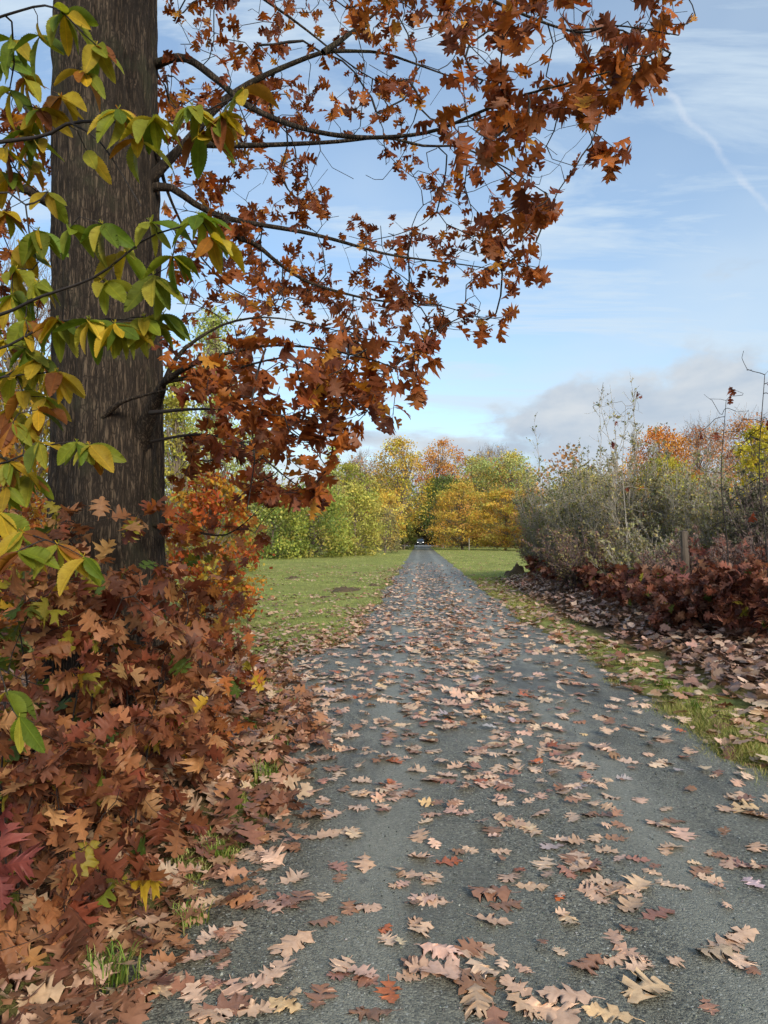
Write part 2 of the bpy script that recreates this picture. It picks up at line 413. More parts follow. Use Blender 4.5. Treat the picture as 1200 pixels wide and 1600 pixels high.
# ---- path: fine dark gravel rolled into asphalt
def path_mat():
    m, t, out = new_mat('path_gravel')
    geo = N(t, 'ShaderNodeNewGeometry'); P = geo.outputs['Position']
    v = N(t, 'ShaderNodeTexVoronoi'); v.inputs['Scale'].default_value = 120; t.links.new(P, v.inputs['Vector'])
    sp = N(t, 'ShaderNodeSeparateColor'); t.links.new(v.outputs['Color'], sp.inputs[0])
    grit = MIX(t, sp.outputs[0], S(44, 43, 37), S(134, 131, 114))
    grit = MIX(t, MR(t, sp.outputs[1], .95, .99), grit, S(160, 160, 152))
    n1 = NOISE(t, P, 2.2, 6, .62); n2 = NOISE(t, P, .5, 4, .6); n3 = NOISE(t, P, 420, 3, .6)
    c = MIX(t, MR(t, n1, .38, .68, 0, .6), grit, MIX(t, 1.0, grit, (.62, .63, .60), 'MULTIPLY'))
    c = MIX(t, MR(t, n2, .45, .65, 0, .45), c, S(118, 118, 107))
    sx_ = N(t, 'ShaderNodeSeparateXYZ'); t.links.new(P, sx_.inputs[0])
    off = M(t, 'ADD', M(t, 'ABSOLUTE', M(t, 'SUBTRACT', sx_.outputs[0], .50)), M(t, 'MULTIPLY', n1, .25))
    track = MR(t, M(t, 'ABSOLUTE', M(t, 'SUBTRACT', off, .83)), .05, .36, .38, 0)
    c = MIX(t, track, c, S(146, 146, 134))
    n4 = NOISE(t, P, 9, 5, .6)
    c = MIX(t, MR(t, n4, .56, .75, 0, .45), c, S(58, 50, 42))
    c = MIX(t, MR(t, NOISE(t, MAPPING(t, P, sc=(1, .35, 1)), 1.1, 6, .68, .8), .52, .64, 0, .65), c, S(60, 58, 52))
    p = N(t, 'ShaderNodeBsdfPrincipled'); p.inputs['Roughness'].default_value = .56; p.inputs['Specular IOR Level'].default_value = .6
    t.links.new(c, p.inputs['Base Color'])
    b = N(t, 'ShaderNodeBump'); b.inputs['Strength'].default_value = .7; b.inputs['Distance'].default_value = .006
    h = M(t, 'ADD', M(t, 'SUBTRACT', 1.0, v.outputs['Distance']), M(t, 'MULTIPLY', n3, .5))
    t.links.new(h, b.inputs['Height']); t.links.new(b.outputs[0], p.inputs['Normal'])
    t.links.new(p.outputs[0], out.inputs[0]); return m
M_PATH = path_mat()
def ground_mat():
    m, t, out = new_mat('meadow_soil')
    geo = N(t, 'ShaderNodeNewGeometry'); P = geo.outputs['Position']
    n1 = NOISE(t, P, 1.3, 7, .62); n2 = NOISE(t, P, .22, 4, .6); n3 = NOISE(t, P, 30, 5, .65)
    g = MIX(t, MR(t, n1, .35, .68), S(122, 130, 64), S(152, 156, 86))
    g = MIX(t, MR(t, n2, .45, .65, 0, .6), g, S(150, 146, 86))
    g = MIX(t, MR(t, n3, .5, .72, 0, .6), g, S(82, 84, 42))
    at_ = N(t, 'ShaderNodeAttribute', attribute_name='Col')
    d = MIX(t, MR(t, n3, .35, .65), S(54, 42, 32), S(96, 74, 56))
    g = MIX(t, MR(t, NOISE(t, P, 7, 5, .7), .46, .70, 0, .75), g, S(92, 80, 52))
    c = MIX(t, at_.outputs['Fac'], g, d)
    p = N(t, 'ShaderNodeBsdfPrincipled'); p.inputs['Roughness'].default_value = .95; p.inputs['Specular IOR Level'].default_value = .1
    t.links.new(c, p.inputs['Base Color'])
    b = N(t, 'ShaderNodeBump'); b.inputs['Strength'].default_value = .9; b.inputs['Distance'].default_value = .03
    t.links.new(n3, b.inputs['Height']); t.links.new(b.outputs[0], p.inputs['Normal'])
    t.links.new(p.outputs[0], out.inputs[0]); return m
M_GROUND = ground_mat()

# ---------------------------------------------------------------- ground and path
def left_edge(y):
    y = np.asarray(y, float)
    return -.97 - .6*np.exp(-((y-9.2)/1.9)**2) - .10*np.sin(y*.9+.4) - .06*np.sin(y*2.7)
def right_edge(y):
    y = np.asarray(y, float)
    return 1.9 + .6*np.exp(-(np.maximum(y, 3.0)-4)/5.0) + .07*np.sin(y*.7+1.0) + .05*np.sin(y*2.1) + .035*np.sin(y*5.3+.6) + .03*np.sin(y*8.9)
def gh(x, y):
    x = np.asarray(x, float); y = np.asarray(y, float); sh = x.shape; x, y = x.ravel(), y.ravel()
    dl, dr = left_edge(y)-x, x-right_edge(y); d = np.maximum(dl, dr)
    z = np.zeros_like(x)
    n = fbm(np.stack([x*.35, y*.35, 0*x], 1), 3); n2 = fbm(np.stack([x*3.1, y*3.1, 0*x+5], 1), 3)
    h = -.035 + .055*smooth(-.12, .22, d) + .05*n*smooth(0, 1.5, d) + .030*n2*smooth(-.3, .3, d)
    h += .30*smooth(.12, 1.5, dl)*smooth(8.8, 6.6, y)
    h += .22*smooth(.6, 2.6, dr)*smooth(36, 26, y)
    return h.reshape(sh)
def axis(a, b, fine, n):
    s = np.linspace(-1, 1, n); k = 5.2
    v = np.sinh(k*s)/math.sinh(k)
    return np.where(v < 0, -v*a, v*b) + fine
def grid(xs, ys, zf):
    X, Y = np.meshgrid(xs, ys); Z = zf(X, Y); V = np.stack([X, Y, Z], -1).reshape(-1, 3)
    nx, ny = len(xs), len(ys); i = np.arange(ny-1)[:, None]*nx; j = np.arange(nx-1)[None]
    return V, np.stack([i+j, i+j+1, i+nx+j+1, i+nx+j], -1).reshape(-1, 4)
gx = axis(-420, 420, .5, 210)
gy = np.r_[np.linspace(-14, 1.5, 26)[:-1], 1.5+np.cumsum(np.r_[0, .05*1.0205**np.arange(300)])]
gy = gy*1.0; gy = np.r_[gy[gy < 700], 900]
GV, GF = grid(gx, gy, gh)
bare = np.maximum(smooth(.0, .5, left_edge(GV[:, 1])-GV[:, 0])*smooth(8.9, 7.6, GV[:, 1])*(GV[:, 0] > -9),
                  smooth(.55, 1.1, GV[:, 0]-right_edge(GV[:, 1]))*smooth(30, 24, GV[:, 1])*smooth(14, 10, GV[:, 0]))
bare = np.maximum(bare, smooth(.25, .0, np.maximum(left_edge(GV[:, 1])-GV[:, 0], GV[:, 0]-right_edge(GV[:, 1])))*smooth(60, 20, GV[:, 1])*.8)
bare = np.maximum(bare, smooth(140, 165, GV[:, 1]))
g = add('ground', mesh_data('ground', GV, GF, M_GROUND, np.repeat(bare[:, None], 3, 1)))
tag(g, 'green meadow ground with bare leafy margins either side of the path', kind='structure')
py_ = np.r_[np.linspace(-14, 1.5, 24)[:-1], 1.5+np.cumsum(np.r_[0, .05*1.016**np.arange(290)])]; py_ = np.r_[py_[py_ < 196], 196]
u = np.linspace(0, 1, 25)
PX = (left_edge(py_)-.16)[:, None]*(1-u) + (right_edge(py_)+.16)[:, None]*u
PZ = .012*(1-(2*u-1)**2)[None]-.012*(np.abs(2*u-1)**8)[None] + .006*fbm(np.stack([PX.ravel()*1.5, np.repeat(py_, 25)*1.5, 0*PX.ravel()], 1), 3).reshape(PX.shape)
PV = np.stack([PX, np.repeat(py_[:, None], 25, 1), PZ], -1).reshape(-1, 3)
i = np.arange(len(py_)-1)[:, None]*25; j = np.arange(24)[None]
p_ = add('path', mesh_data('path', PV, np.stack([i+j, i+j+1, i+26+j, i+25+j], -1).reshape(-1, 4), M_PATH))
tag(p_, 'straight dark grey gravel path running to the far trees', kind='structure')
def path_z(x, y):
    u_ = np.clip((x-(left_edge(y)-.16))/(right_edge(y)-left_edge(y)+.32), 0, 1)
    return .012*(1-(2*u_-1)**2)-.012*np.abs(2*u_-1)**8 + .006*fbm(np.stack([x*1.5, y*1.5, 0*x], 1), 3)
def surf_z(x, y):
    x = np.asarray(x, float); y = np.asarray(y, float)
    inside = (x > left_edge(y)-.16) & (x < right_edge(y)+.16)
    return np.where(inside, np.maximum(path_z(x, y), gh(x, y)), gh(x, y))
# pale sandy track crossing where the car stands
M_SAND = simple_mat('sandy_track', S(196, 192, 186), .9, 2, .2)
V, Fq = grid(np.linspace(-9, 9, 20), np.linspace(150, 172, 8), lambda X, Y: .034+.0*X)
tag(add('track', mesh_data('track', V, Fq, M_SAND)), 'pale sandy track crossing the far end of the path', kind='structure')

# loose grit on the near path
n = 8000; y = 1.7+5.5*rng.random(n)**1.6; x = left_edge(y)+.05+(right_edge(y)-left_edge(y)-.1)*rng.random(n)
pv = np.array([(1, 0, 0), (-.5, .87, 0), (-.5, -.87, 0), (0, 0, .8), (0, 0, -.5)]); pf = np.array([(0, 1, 3), (1, 2, 3), (2, 0, 3), (1, 0, 4), (2, 1, 4), (0, 2, 4)])
R = frames(rng.normal(size=(n, 3)), rng.normal(size=(n, 3)))
V, Fc, U, C = batch([(pv, pf, np.zeros((5, 2)))], np.stack([x, y, path_z(x, y)+.0015], 1), R, rng.gamma(3, .0010, n)+.0011,
                    pal([S(112, 116, 108), S(84, 88, 82), S(140, 140, 132), S(66, 68, 64)], n, .2))
M_GRIT = leaf_mat('grit', 'attr', 0.0, .8, veins=None, mottle=0)
tag(add('gravel', mesh_data('gravel', V, Fc, M_GRIT, C, None, False)), 'loose fine grit scattered over the near path', 'gravel', kind='stuff')

# ---------------------------------------------------------------- grass
def blades(x, y, h, w, col):
    n = len(x); z = gh(x, y)-.006
    a = rng.random(n)*2*np.pi; lean = rng.normal(0, .45, (n, 2))*h[:, None]
    b = np.stack([np.cos(a), np.sin(a), 0*a], 1)*w[:, None]; P = np.stack([x, y, z], 1)
    tip = P + np.c_[lean, h]; midp = P + np.c_[lean*.3, h*.55]
    V = np.stack([P-b, P+b, midp+b*.7, midp-b*.7, tip], 1).reshape(-1, 3)
    k = np.arange(n)[:, None]*5; nk = k[y < 11]
    Fc = np.concatenate([nk+[0, 1, 2], nk+[0, 2, 3], nk+[3, 2, 4], k[y >= 11]+[0, 1, 4]])
    return V, Fc, np.repeat(col, 5, 0)
GREENS = [S(144, 156, 78), S(158, 166, 88), S(124, 138, 66), S(182, 174, 112), S(192, 182, 132)]
xs, ys = [], []
n = 70000; d = 8.5*np.exp(rng.random(n)*math.log(75/8.5)); lat = -(.95+rng.random(n)**1.1*(.55*d)); xs.append(lat); ys.append(d)
n = 40000; d = 26*np.exp(rng.random(n)*math.log(120/26)); lat = 1.95+rng.random(n)**1.3*.35*d; xs.append(lat); ys.append(d)
n = 60000; d = 4.2*np.exp(rng.random(n)*math.log(30/4.2)); lat = 1.84+.80*rng.beta(1.6, 2.0, n)*(1+.02*d); xs.append(lat); ys.append(d)
n = 5000; d = 2.2+6.5*rng.random(n); lat = left_edge(d)-.0-.22*rng.random(n); xs.append(lat); ys.append(d)
x, y = np.concatenate(xs), np.concatenate(ys)
pn = fbm(np.stack([x*.9, y*.9, 0*x+9], 1), 3)
jg = .10*rng.normal(size=len(x)); keep = (x < left_edge(y)+.02+np.abs(jg)) | (x > right_edge(y)-.04-np.abs(jg))
keep &= ~((y < 9) & (x < 0) & (pn < .25)) & ~((x > 0) & (y < 26) & (pn < -.35))
x, y, pn = x[keep], y[keep], pn[keep]
sc = .85+.028*y
h = (.022+.03*rng.random(len(x)))*sc*np.where((y < 9), 1.5, 1.0); w = .0022*sc*(1+.6*rng.random(len(x)))
c = pal(GREENS, len(x), .12, [4, 4, 3, 3, 2])*(1+.32*pn[:, None]); dry = (x > 0) & (y < 26); c[dry] *= [.92, .82, .82]
V, Fc, C = blades(x, y, h, w, np.clip(c, .01, 1))
tag(add('grass', mesh_data('grass', V, Fc, M_GRASS, C, None, False)), 'short green meadow grass on both sides of the path', 'grass', kind='stuff')

# ---------------------------------------------------------------- branching
class Skel:
    """grows twigs from given limbs to attractor points, nearest first"""
    def __init__(self):
        self.P = np.zeros((0, 3)); self.par = np.zeros(0, int); self.fixed = np.zeros(0, bool); self.paths = []
    def limb(self, pts, step=.09, root_idx=-1):
        Q = resample(pts, step); k = len(self.P)
        self.P = np.vstack([self.P, Q]); self.par = np.r_[self.par, np.r_[root_idx, np.arange(k, k+len(Q)-1)]]
        self.fixed = np.r_[self.fixed, np.ones(len(Q), bool)]; return Q
    def grow(self, A, r, step=.10, sag=.10, jit=.02, maxd=9.0, inner=None):
        A = np.asarray(A); d0 = np.array([np.min(np.linalg.norm(self.P-a, axis=1)) for a in A])
        cap = len(self.P)+len(A)*40; P = np.zeros((cap, 3)); par = np.zeros(cap, int); fx = np.zeros(cap, bool)
        n = len(self.P); P[:n] = self.P; par[:n] = self.par; fx[:n] = self.fixed
        for k in np.argsort(d0):
            a = A[k]; d = np.linalg.norm(P[:n]-a, axis=1)
            i = int(np.argmin(d)); L = d[i]
            if L > maxd or L < .02: continue
            q = par[i]; pd = P[i]-P[q] if q >= 0 else a-P[i]
            pd = pd/max(np.linalg.norm(pd), 1e-6)
            c = P[i] + pd*L*.35 + (a-P[i])*.18 + np.array([0, 0, sag*L]) + r.normal(0, .06*L, 3)
            m = min(30, max(2, int(L/step))); t = np.linspace(0, 1, m+1)[1:, None]
            pts = (1-t)**2*P[i]+2*t*(1-t)*c+t**2*a; pts[:-1] += r.normal(0, jit, (m-1, 3))*min(1, L)
            P[n:n+m] = pts; par[n] = i; par[n+1:n+m] = np.arange(n, n+m-1)
            self.paths.append((n, m, i)); n += m
        self.P, self.par, self.fixed = P[:n], par[:n], np.r_[fx[:n]]
    def twig_edges(self, r0=.0013, pw=.42, rmax=.03):
        n = len(self.P); cnt = np.zeros(n)
        for (s, m, i) in self.paths: cnt[s+m-1] += 1
        for k in range(n-1, -1, -1):
            if self.par[k] >= 0: cnt[self.par[k]] += cnt[k]
        e = np.where(~self.fixed & (self.par >= 0))[0]
        rad = np.minimum(r0*np.maximum(cnt, 1)**pw, rmax); p = self.par[e]
        rp = np.where(self.fixed[p], rad[e]*1.15, np.minimum(rad[p], rad[e]*1.6))
        return self.P[p], self.P[e], rp, rad[e]
def twig_leaves(sk, r, per, frac=.6, end=3, down=.5, spread=.7, size=(.11, .17)):
    """leaf positions, axes and sizes along the outer part of every twig"""
    pos, ax = [], []
    for (s, m, i) in sk.paths:
        pts = np.vstack([sk.P[i], sk.P[s:s+m]])
        d = pts[-1]-pts[-2]; d /= max(np.linalg.norm(d), 1e-6)
        for _ in range(end):
            pos.append(pts[-1]); ax.append(d*.7+r.normal(0, spread, 3)+[0, 0, -down])
        for _ in range(per):
            t = 1-frac*r.random(); f = t*m; k = min(int(f), m-1); q = pts[k]+(pts[k+1]-pts[k])*(f-k)
            pos.append(q); ax.append(d*.35+r.normal(0, spread, 3)+[0, 0, -down])
    pos, ax = np.array(pos), unit(np.array(ax)); n = len(pos)
    s = size[0]+(size[1]-size[0])*r.random(n)
    up = np.c_[r.normal(0, .75, (n, 2)), np.ones(n)]
    R = frames(ax, up, r.normal(0, .5, n))
    return pos + ax*s[:, None]*.16, R, s
def inpoly(poly, x, y):
    poly = np.asarray(poly, float); c = np.zeros(len(x), bool); j = len(poly)-1
    for i in range(len(poly)):
        xi, yi = poly[i]; xj, yj = poly[j]
        c ^= ((yi > y) != (yj > y)) & (x < (xj-xi)*(y-yi)/(yj-yi+1e-12)+xi); j = i
    return c
def split_leaves(rt, name, big, small, pos, R, s, col, mat_o, mat_a, keep, stuff_name, nmax=300):
    """the nmax leaves that show largest become objects of their own, the rest one part"""
    px, py, dp = proj(pos); vis = (px > -20) & (px < 1220) & (py > -20) & (py < 1620) & (dp > .3)
    score = np.where(vis & keep, s/np.maximum(dp, .3), -1); order = np.argsort(-score); sel = order[:nmax]; sel = sel[score[sel] > 0]
    ms = [mesh_data(name, tv, tf, mat_o, None, tu) for tv, tf, tu in big]
    for k in sel:
        add(name, ms[rng.integers(len(ms))], rt, col[k], mat4(R[k], s[k], pos[k]))
    rest = np.ones(len(pos), bool); rest[sel] = False
    if rest.sum():
        add(stuff_name, batch_mesh(stuff_name, small, pos[rest], R[rest], s[rest], col[rest], mat_a), rt, kind='stuff')

# ---------------------------------------------------------------- the big oak
OX, OY = ground_at(163, 5.05)
oak = root('oak_tree', (OX, OY, float(gh(np.array([OX]), np.array([OY]))[0])), 'tall oak with thick dark trunk and rust brown leaves overhanging the path', 'tree')
oz = oak.location.z
# trunk: axis through the photo's points, ridged bark as relief
tz = np.r_[np.linspace(oz-.25, 5.6, 400), np.linspace(5.62, 12.5, 70)]
axp = lambda z: np.stack([OX + (-.012*(z-1.5)) + .02*np.sin(z*.9), OY + .012*z, z], -1)
def trunk_r(z): return np.interp(z, [-.3, .15, .5, 1.2, 2.5, 4.0, 5.6, 9, 12.5], [.56, .47, .405, .372, .357, .345, .330, .22, .07])
ns = 190; th = np.linspace(0, 2*np.pi, ns, endpoint=False)
TH, Z = np.meshgrid(th, tz); r0 = trunk_r(Z)
# root flare lobes
r0 = r0*(1+.13*np.exp(-np.maximum(Z-oz, 0)/.35)*np.cos(5*TH+.7))
cxy = np.stack([np.cos(TH), np.sin(TH)], -1)
def bark(a, zs, k): 
    q = np.stack([cxy[..., 0]*a, cxy[..., 1]*a, Z*zs], -1).reshape(-1, 3)
    warp = vnoise(np.stack([q[:, 0]*.5, q[:, 1]*.5, Z.ravel()*2.2], 1))[:, None]*.55
    return (1-np.abs(vnoise(q+warp))*2).reshape(Z.shape) if k else fbm(q, 3).reshape(Z.shape)
rd = np.clip(bark(8.5, 1.9, 1), -1, 1)*.013 + np.clip(bark(17, 4.2, 1), -1, 1)*.007 + bark(24, 9, 0)*.0035 + bark(1.6, .8, 0)*.014
# healed knot where the broken limb leaves
rr = r0 + rd
A0 = axp(Z.ravel()).reshape(*Z.shape, 3)
TV = A0.copy(); TV[..., 0] += rr*cxy[..., 0]; TV[..., 1] += rr*cxy[..., 1]
i = np.arange(len(tz)-1)[:, None]*ns; j = np.arange(ns)[None]; j2 = (j+1) % ns
TF = np.stack([i+j, i+j2, i+ns+j2, i+ns+j], -1).reshape(-1, 4)
fis = smooth(-.016, .008, rd).reshape(-1, 1)
add('trunk', mesh_data('trunk', TV.reshape(-1, 3), TF, M_BARK, np.repeat(fis, 3, 1)), oak)

def PL(*a):  # pixels + depth -> world polyline
    return np.array([at(*q) for q in a])
def ramp(pts, d0, d1):
    n = len(pts); return PL(*[(x, y, d0+(d1-d0)*(k/(n-1))**1.1) for k, (x, y) in enumerate(pts)])
LIMBS = [
 (PL((190,125,5.35),(232,106,5.32),(285,90,5.12),(338,124,4.92),(375,157,4.8),(412,178,4.68),(470,200,4.5),(540,213,4.3),(610,214,4.1),(680,204,3.9),(750,175,3.7),(820,148,3.5),(896,128,3.32),(960,110,3.15),(1045,88,2.95)), .040, .0035),
 (ramp([(180,318),(225,288),(262,252),(296,217),(325,182),(360,150),(400,125),(450,102),(505,82),(550,80),(598,83),(650,100),(700,118),(750,131)], 5.12, 5.3), .052, .005),
 (ramp([(290,222),(340,226),(400,227),(517,222),(600,215),(662,228),(720,230),(790,262),(850,300)], 4.76, 4.3), .026, .004),
 (ramp([(185,300),(262,292),(300,316),(345,338),(400,350),(460,360),(517,373),(604,397),(680,408),(727,414),(800,425)], 5.1, 6.0), .036, .004),
 (ramp([(345,338),(375,372),(400,382),(440,415),(487,443),(575,467),(640,474),(690,478),(760,500)], 4.95, 5.8), .022, .004),
 (ramp([(505,82),(550,50),(610,0),(650,-50)], 4.95, 5.2), .018, .006),
 (ramp([(110,330),(75,316),(50,300),(25,293),(-10,275),(-90,235)], 5.0, 4.7), .038, .012),
 (ramp([(200,735),(222,680),(243,630),(258,592)], 5.0, 4.66), .088, .052),
 (ramp([(150,670),(163,650),(190,628),(225,618),(262,608)], 4.82, 4.52), .022, .008),
 (ramp([(256,600),(275,560),(305,532),(355,505),(420,496),(500,510),(570,530)], 4.62, 4.4), .016, .003),
 (ramp([(256,598),(290,575),(340,556),(420,540),(500,545),(580,562),(655,590)], 4.6, 3.4), .018, .003),
 (ramp([(258,596),(300,590),(345,588),(390,570),(460,560),(520,600),(560,650)], 4.6, 3.5), .014, .003),
 (ramp([(235,645),(290,640),(350,640),(420,650),(480,690),(510,730)], 4.65, 3.6), .012, .003),
 (ramp([(215,695),(290,680),(340,682),(390,700),(440,740),(480,770)], 4.95, 3.8), .011, .003),
 (ramp([(415,545),(400,590),(392,650),(398,710),(392,760),(386,798)], 4.0, 3.8), .006, .003),
 (ramp([(215,820),(270,822),(310,832),(352,836),(385,815),(405,795)], 5.0, 4.5), .018, .003),
 (ramp([(175,-190),(300,-80),(400,-10),(470,40),(560,110),(620,140)], 5.1, 5.0), .030, .004),
 (ramp([(165,-420),(350,-260),(520,-140),(680,-45),(800,15),(900,50),(960,40),(1060,55)], 5.1, 2.9), .045, .003),
 (ramp([(240,215),(262,300),(300,380),(330,420),(370,455),(440,480)], 5.1, 6.4), .016, .004),
 (ramp([(90,210),(60,195),(20,150),(-60,110)], 5.2, 5.6), .022, .008),
 (ramp([(100,800),(75,770),(40,735),(0,712),(-60,690)], 5.0, 4.9), .030, .012),
]
sk = Skel(); orr = np.random.default_rng(11)
trunk_line = axp(np.linspace(2.5, 12.2, 70)); sk.limb(trunk_line)
for pts, ra, rb in LIMBS:
    Q = sk.limb(pts); k = len(Q); w = np.linspace(0, 1, k)
    rad = rb+(ra-rb)*(1-w)**1.25; rad = rad*(1+.06*vnoise(Q*9)); sl = np.linspace(0, 1, k)*np.sum(np.linalg.norm(np.diff(Q, axis=0), axis=1)); rad = rad*(1+.6*np.exp(-(sl/.30)**2))*.76 if ra > .011 else rad
    if ra == .088: rad[-3:] *= [.95, .8, .35]
    V, Fq = tube(Q, rad, 10); add('limb', mesh_data('limb', V, Fq, M_BARK if ra > .012 else M_TWIG, np.ones((len(V), 3))*.8), oak)
CROWN = [(255,-60),(1090,-60),(1078,40),(1060,95),(1020,140),(965,205),(955,268),(895,300),(892,350),(862,385),(850,440),(790,460),(785,520),(720,520),(690,530),(682,570),(672,612),(640,640),(560,668),(540,715),(540,752),(480,785),(430,772),(400,735),(330,700),(262,560)]
def sample_poly(poly, n, r):
    poly = np.array(poly); lo, hi = poly.min(0), poly.max(0); x = r.uniform(lo[0], hi[0], n*3); y = r.uniform(lo[1], hi[1], n*3)
    m = inpoly(poly, x, y); return x[m][:n], y[m][:n]
A = []
# fine, farther sprays over the whole crown
x, y = sample_poly(CROWN, 640, orr)
gap = fbm(np.stack([x/75, y/75, 0*x+3], 1), 3)
dens = np.clip(.62 + .55*gap + .25*smooth(330, 500, y) - .35*smooth(600, 900, x)*smooth(400, 200, y), .1, 1)
m = orr.random(len(x)) < dens
far = orr.uniform(4.6, 7.4, len(x)); far = np.where(x > 760, orr.uniform(3.4, 5.6, len(x)), far)
far = np.where(y > 520, orr.uniform(3.8, 5.5, len(x)), far)
A += [at(a, b, d) for a, b, d in zip(x[m], y[m], far[m])]
BLOBS = [(745,170,70,60,3.0,3.8,16),(840,150,70,50,3.0,3.7,14),(950,105,70,50,2.7,3.2,16),(870,35,120,45,2.9,3.8,24),(1035,55,35,45,2.8,3.1,7),(945,235,22,35,2.9,3.2,4),
 (800,235,80,60,3.3,4.2,20),(850,330,40,30,3.6,4.4,9),(640,20,130,40,4.0,5.0,20),(500,150,120,70,4.4,6,30),(560,570,110,55,3.2,4.0,46),(470,640,100,70,3.3,4.2,60),
 (430,720,80,60,3.5,4.3,28),(490,740,45,40,3.4,4.0,14),(640,590,35,45,3.2,3.6,12),(390,600,70,60,3.6,4.6,24),(330,660,60,60,4.0,5.0,16),(520,480,120,50,4.8,6.5,30),
 (800,420,50,35,4.5,5.6,12),(740,490,45,25,4.8,5.6,7),(390,300,110,90,5.0,7.0,34),(300,120,60,90,4.8,6.5,22),(420,440,110,60,5.5,7,30),(620,400,110,60,5.5,6.8,28),(720,330,60,60,4.8,6,14)]
for cx, cyy, rx, ry, da, db, k in BLOBS:
    for _ in range(max(2, int(k*(.33 if cyy > 520 else .40)))):
        a = orr.random()*6.283; q = math.sqrt(orr.random()); A.append(at(cx+rx*q*math.cos(a), cyy+ry*q*math.sin(a), orr.uniform(da, db)))
# left of the trunk
for _ in range(60): A.append(at(orr.uniform(-60, 75), orr.uniform(150, 620), orr.uniform(4.8, 6.6)))
for _ in range(14): A.append(at(orr.uniform(255, 400), orr.uniform(690, 850), orr.uniform(4.4, 5.6)))
nA = len(sk.paths); sk.grow(np.array(A), orr, .10, .07, .018)
leafy = list(sk.paths)
x, y = sample_poly(CROWN, 300, orr); sk.grow(np.array([at(a, b, orr.uniform(4.0, 6.6)) for a, b in zip(x, y)]), orr, .10, .02, .02)
P0, P1, ra, rb = sk.twig_edges(.0020, .36, .012)
V, Fq = edges_mesh(P0, P1, ra, rb, 4); add('twigs', mesh_data('twigs', V, Fq, M_TWIG), oak, kind='stuff')
sk.paths = leafy
pos, R, s = twig_leaves(sk, orr, 2, .5, 3, .45, .75, (.08, .142))
OAKC = [S(152, 86, 40), S(128, 68, 36), S(172, 100, 40), S(108, 60, 40), S(192, 132, 50), S(148, 100, 76)]
col = pal(OAKC, len(pos), .14, [5, 4, 4, 3, 1.4, 1])
px, py, dp = proj(pos); s = s*np.where(dp > 4.6, .80, .92)
ok = inpoly([(-400,-400),(1110,-400)]+[(a+12, b+12) for a, b in CROWN[2:22]]+[(380,900),(-400,900)], px, py) | (py < -10)
ok &= ~((px > 80) & (px < 235) & (dp < 5.0) & (py > 60) & (orr.random(len(px)) < .9))
pos, R, s, col = pos[ok], R[ok], s[ok], col[ok]
split_leaves(oak, 'leaf', T_OAK_HI, T_OAK_MD, pos, R, s, col, M_LEAF_O, M_LEAF_A, np.ones(len(pos), bool), 'crown')
# the rest of the crown, above the picture
sk2 = Skel(); sk2.limb(axp(np.linspace(5.4, 12.3, 60)))
for k in range(15):
    z0 = 5.9+.43*k; a = k*2.4; L = 4.6*(1-.06*k); b = axp(np.array([z0]))[0]
    q = np.array([[0, 0, 0], [.35*L, .0, .16*L], [.7*L, .1*L, .24*L], [L, .0, .26*L]])
    c, s_ = math.cos(a), math.sin(a); q = np.stack([q[:, 0]*c-q[:, 1]*s_, q[:, 0]*s_+q[:, 1]*c, q[:, 2]], 1)+b
    px, py, dp = proj(q)
    if np.any((py > -60) & (dp > 0)): continue
    Q = sk2.limb(q, .2); V, Fq = tube(Q, np.linspace(.07-.003*k, .008, len(Q)), 7); add('limb', mesh_data('limb', V, Fq, M_LIMB), oak)
q = orr.normal(size=(900, 3)); q = unit(q)*orr.random((900, 1))**.45*[5.0, 5.0, 4.0] + [OX, OY, 9.2]
px, py, dp = proj(q); q = q[((py < -120) | (dp < .2)) & (q[:, 2] > 5.2)][:330]
sk2.grow(q, orr, .3, .05, .03)
P0, P1, ra, rb = sk2.twig_edges(.002, .42, .02); V, Fq = edges_mesh(P0, P1, ra, rb, 3); add('twigs', mesh_data('twigs', V, Fq, M_TWIG), oak, kind='stuff')
pos, R, s = twig_leaves(sk2, orr, 5, .6, 4, .4, .8, (.13, .2)); px, py, dp = proj(pos); ok = (py < -30) | (dp < .2)
pos, R, s = pos[ok], R[ok], s[ok]
add('crown', batch_mesh('crown', T_OAK_LO, pos, R, s, pal(OAKC, len(pos)), M_LEAF_A), oak, kind='stuff')

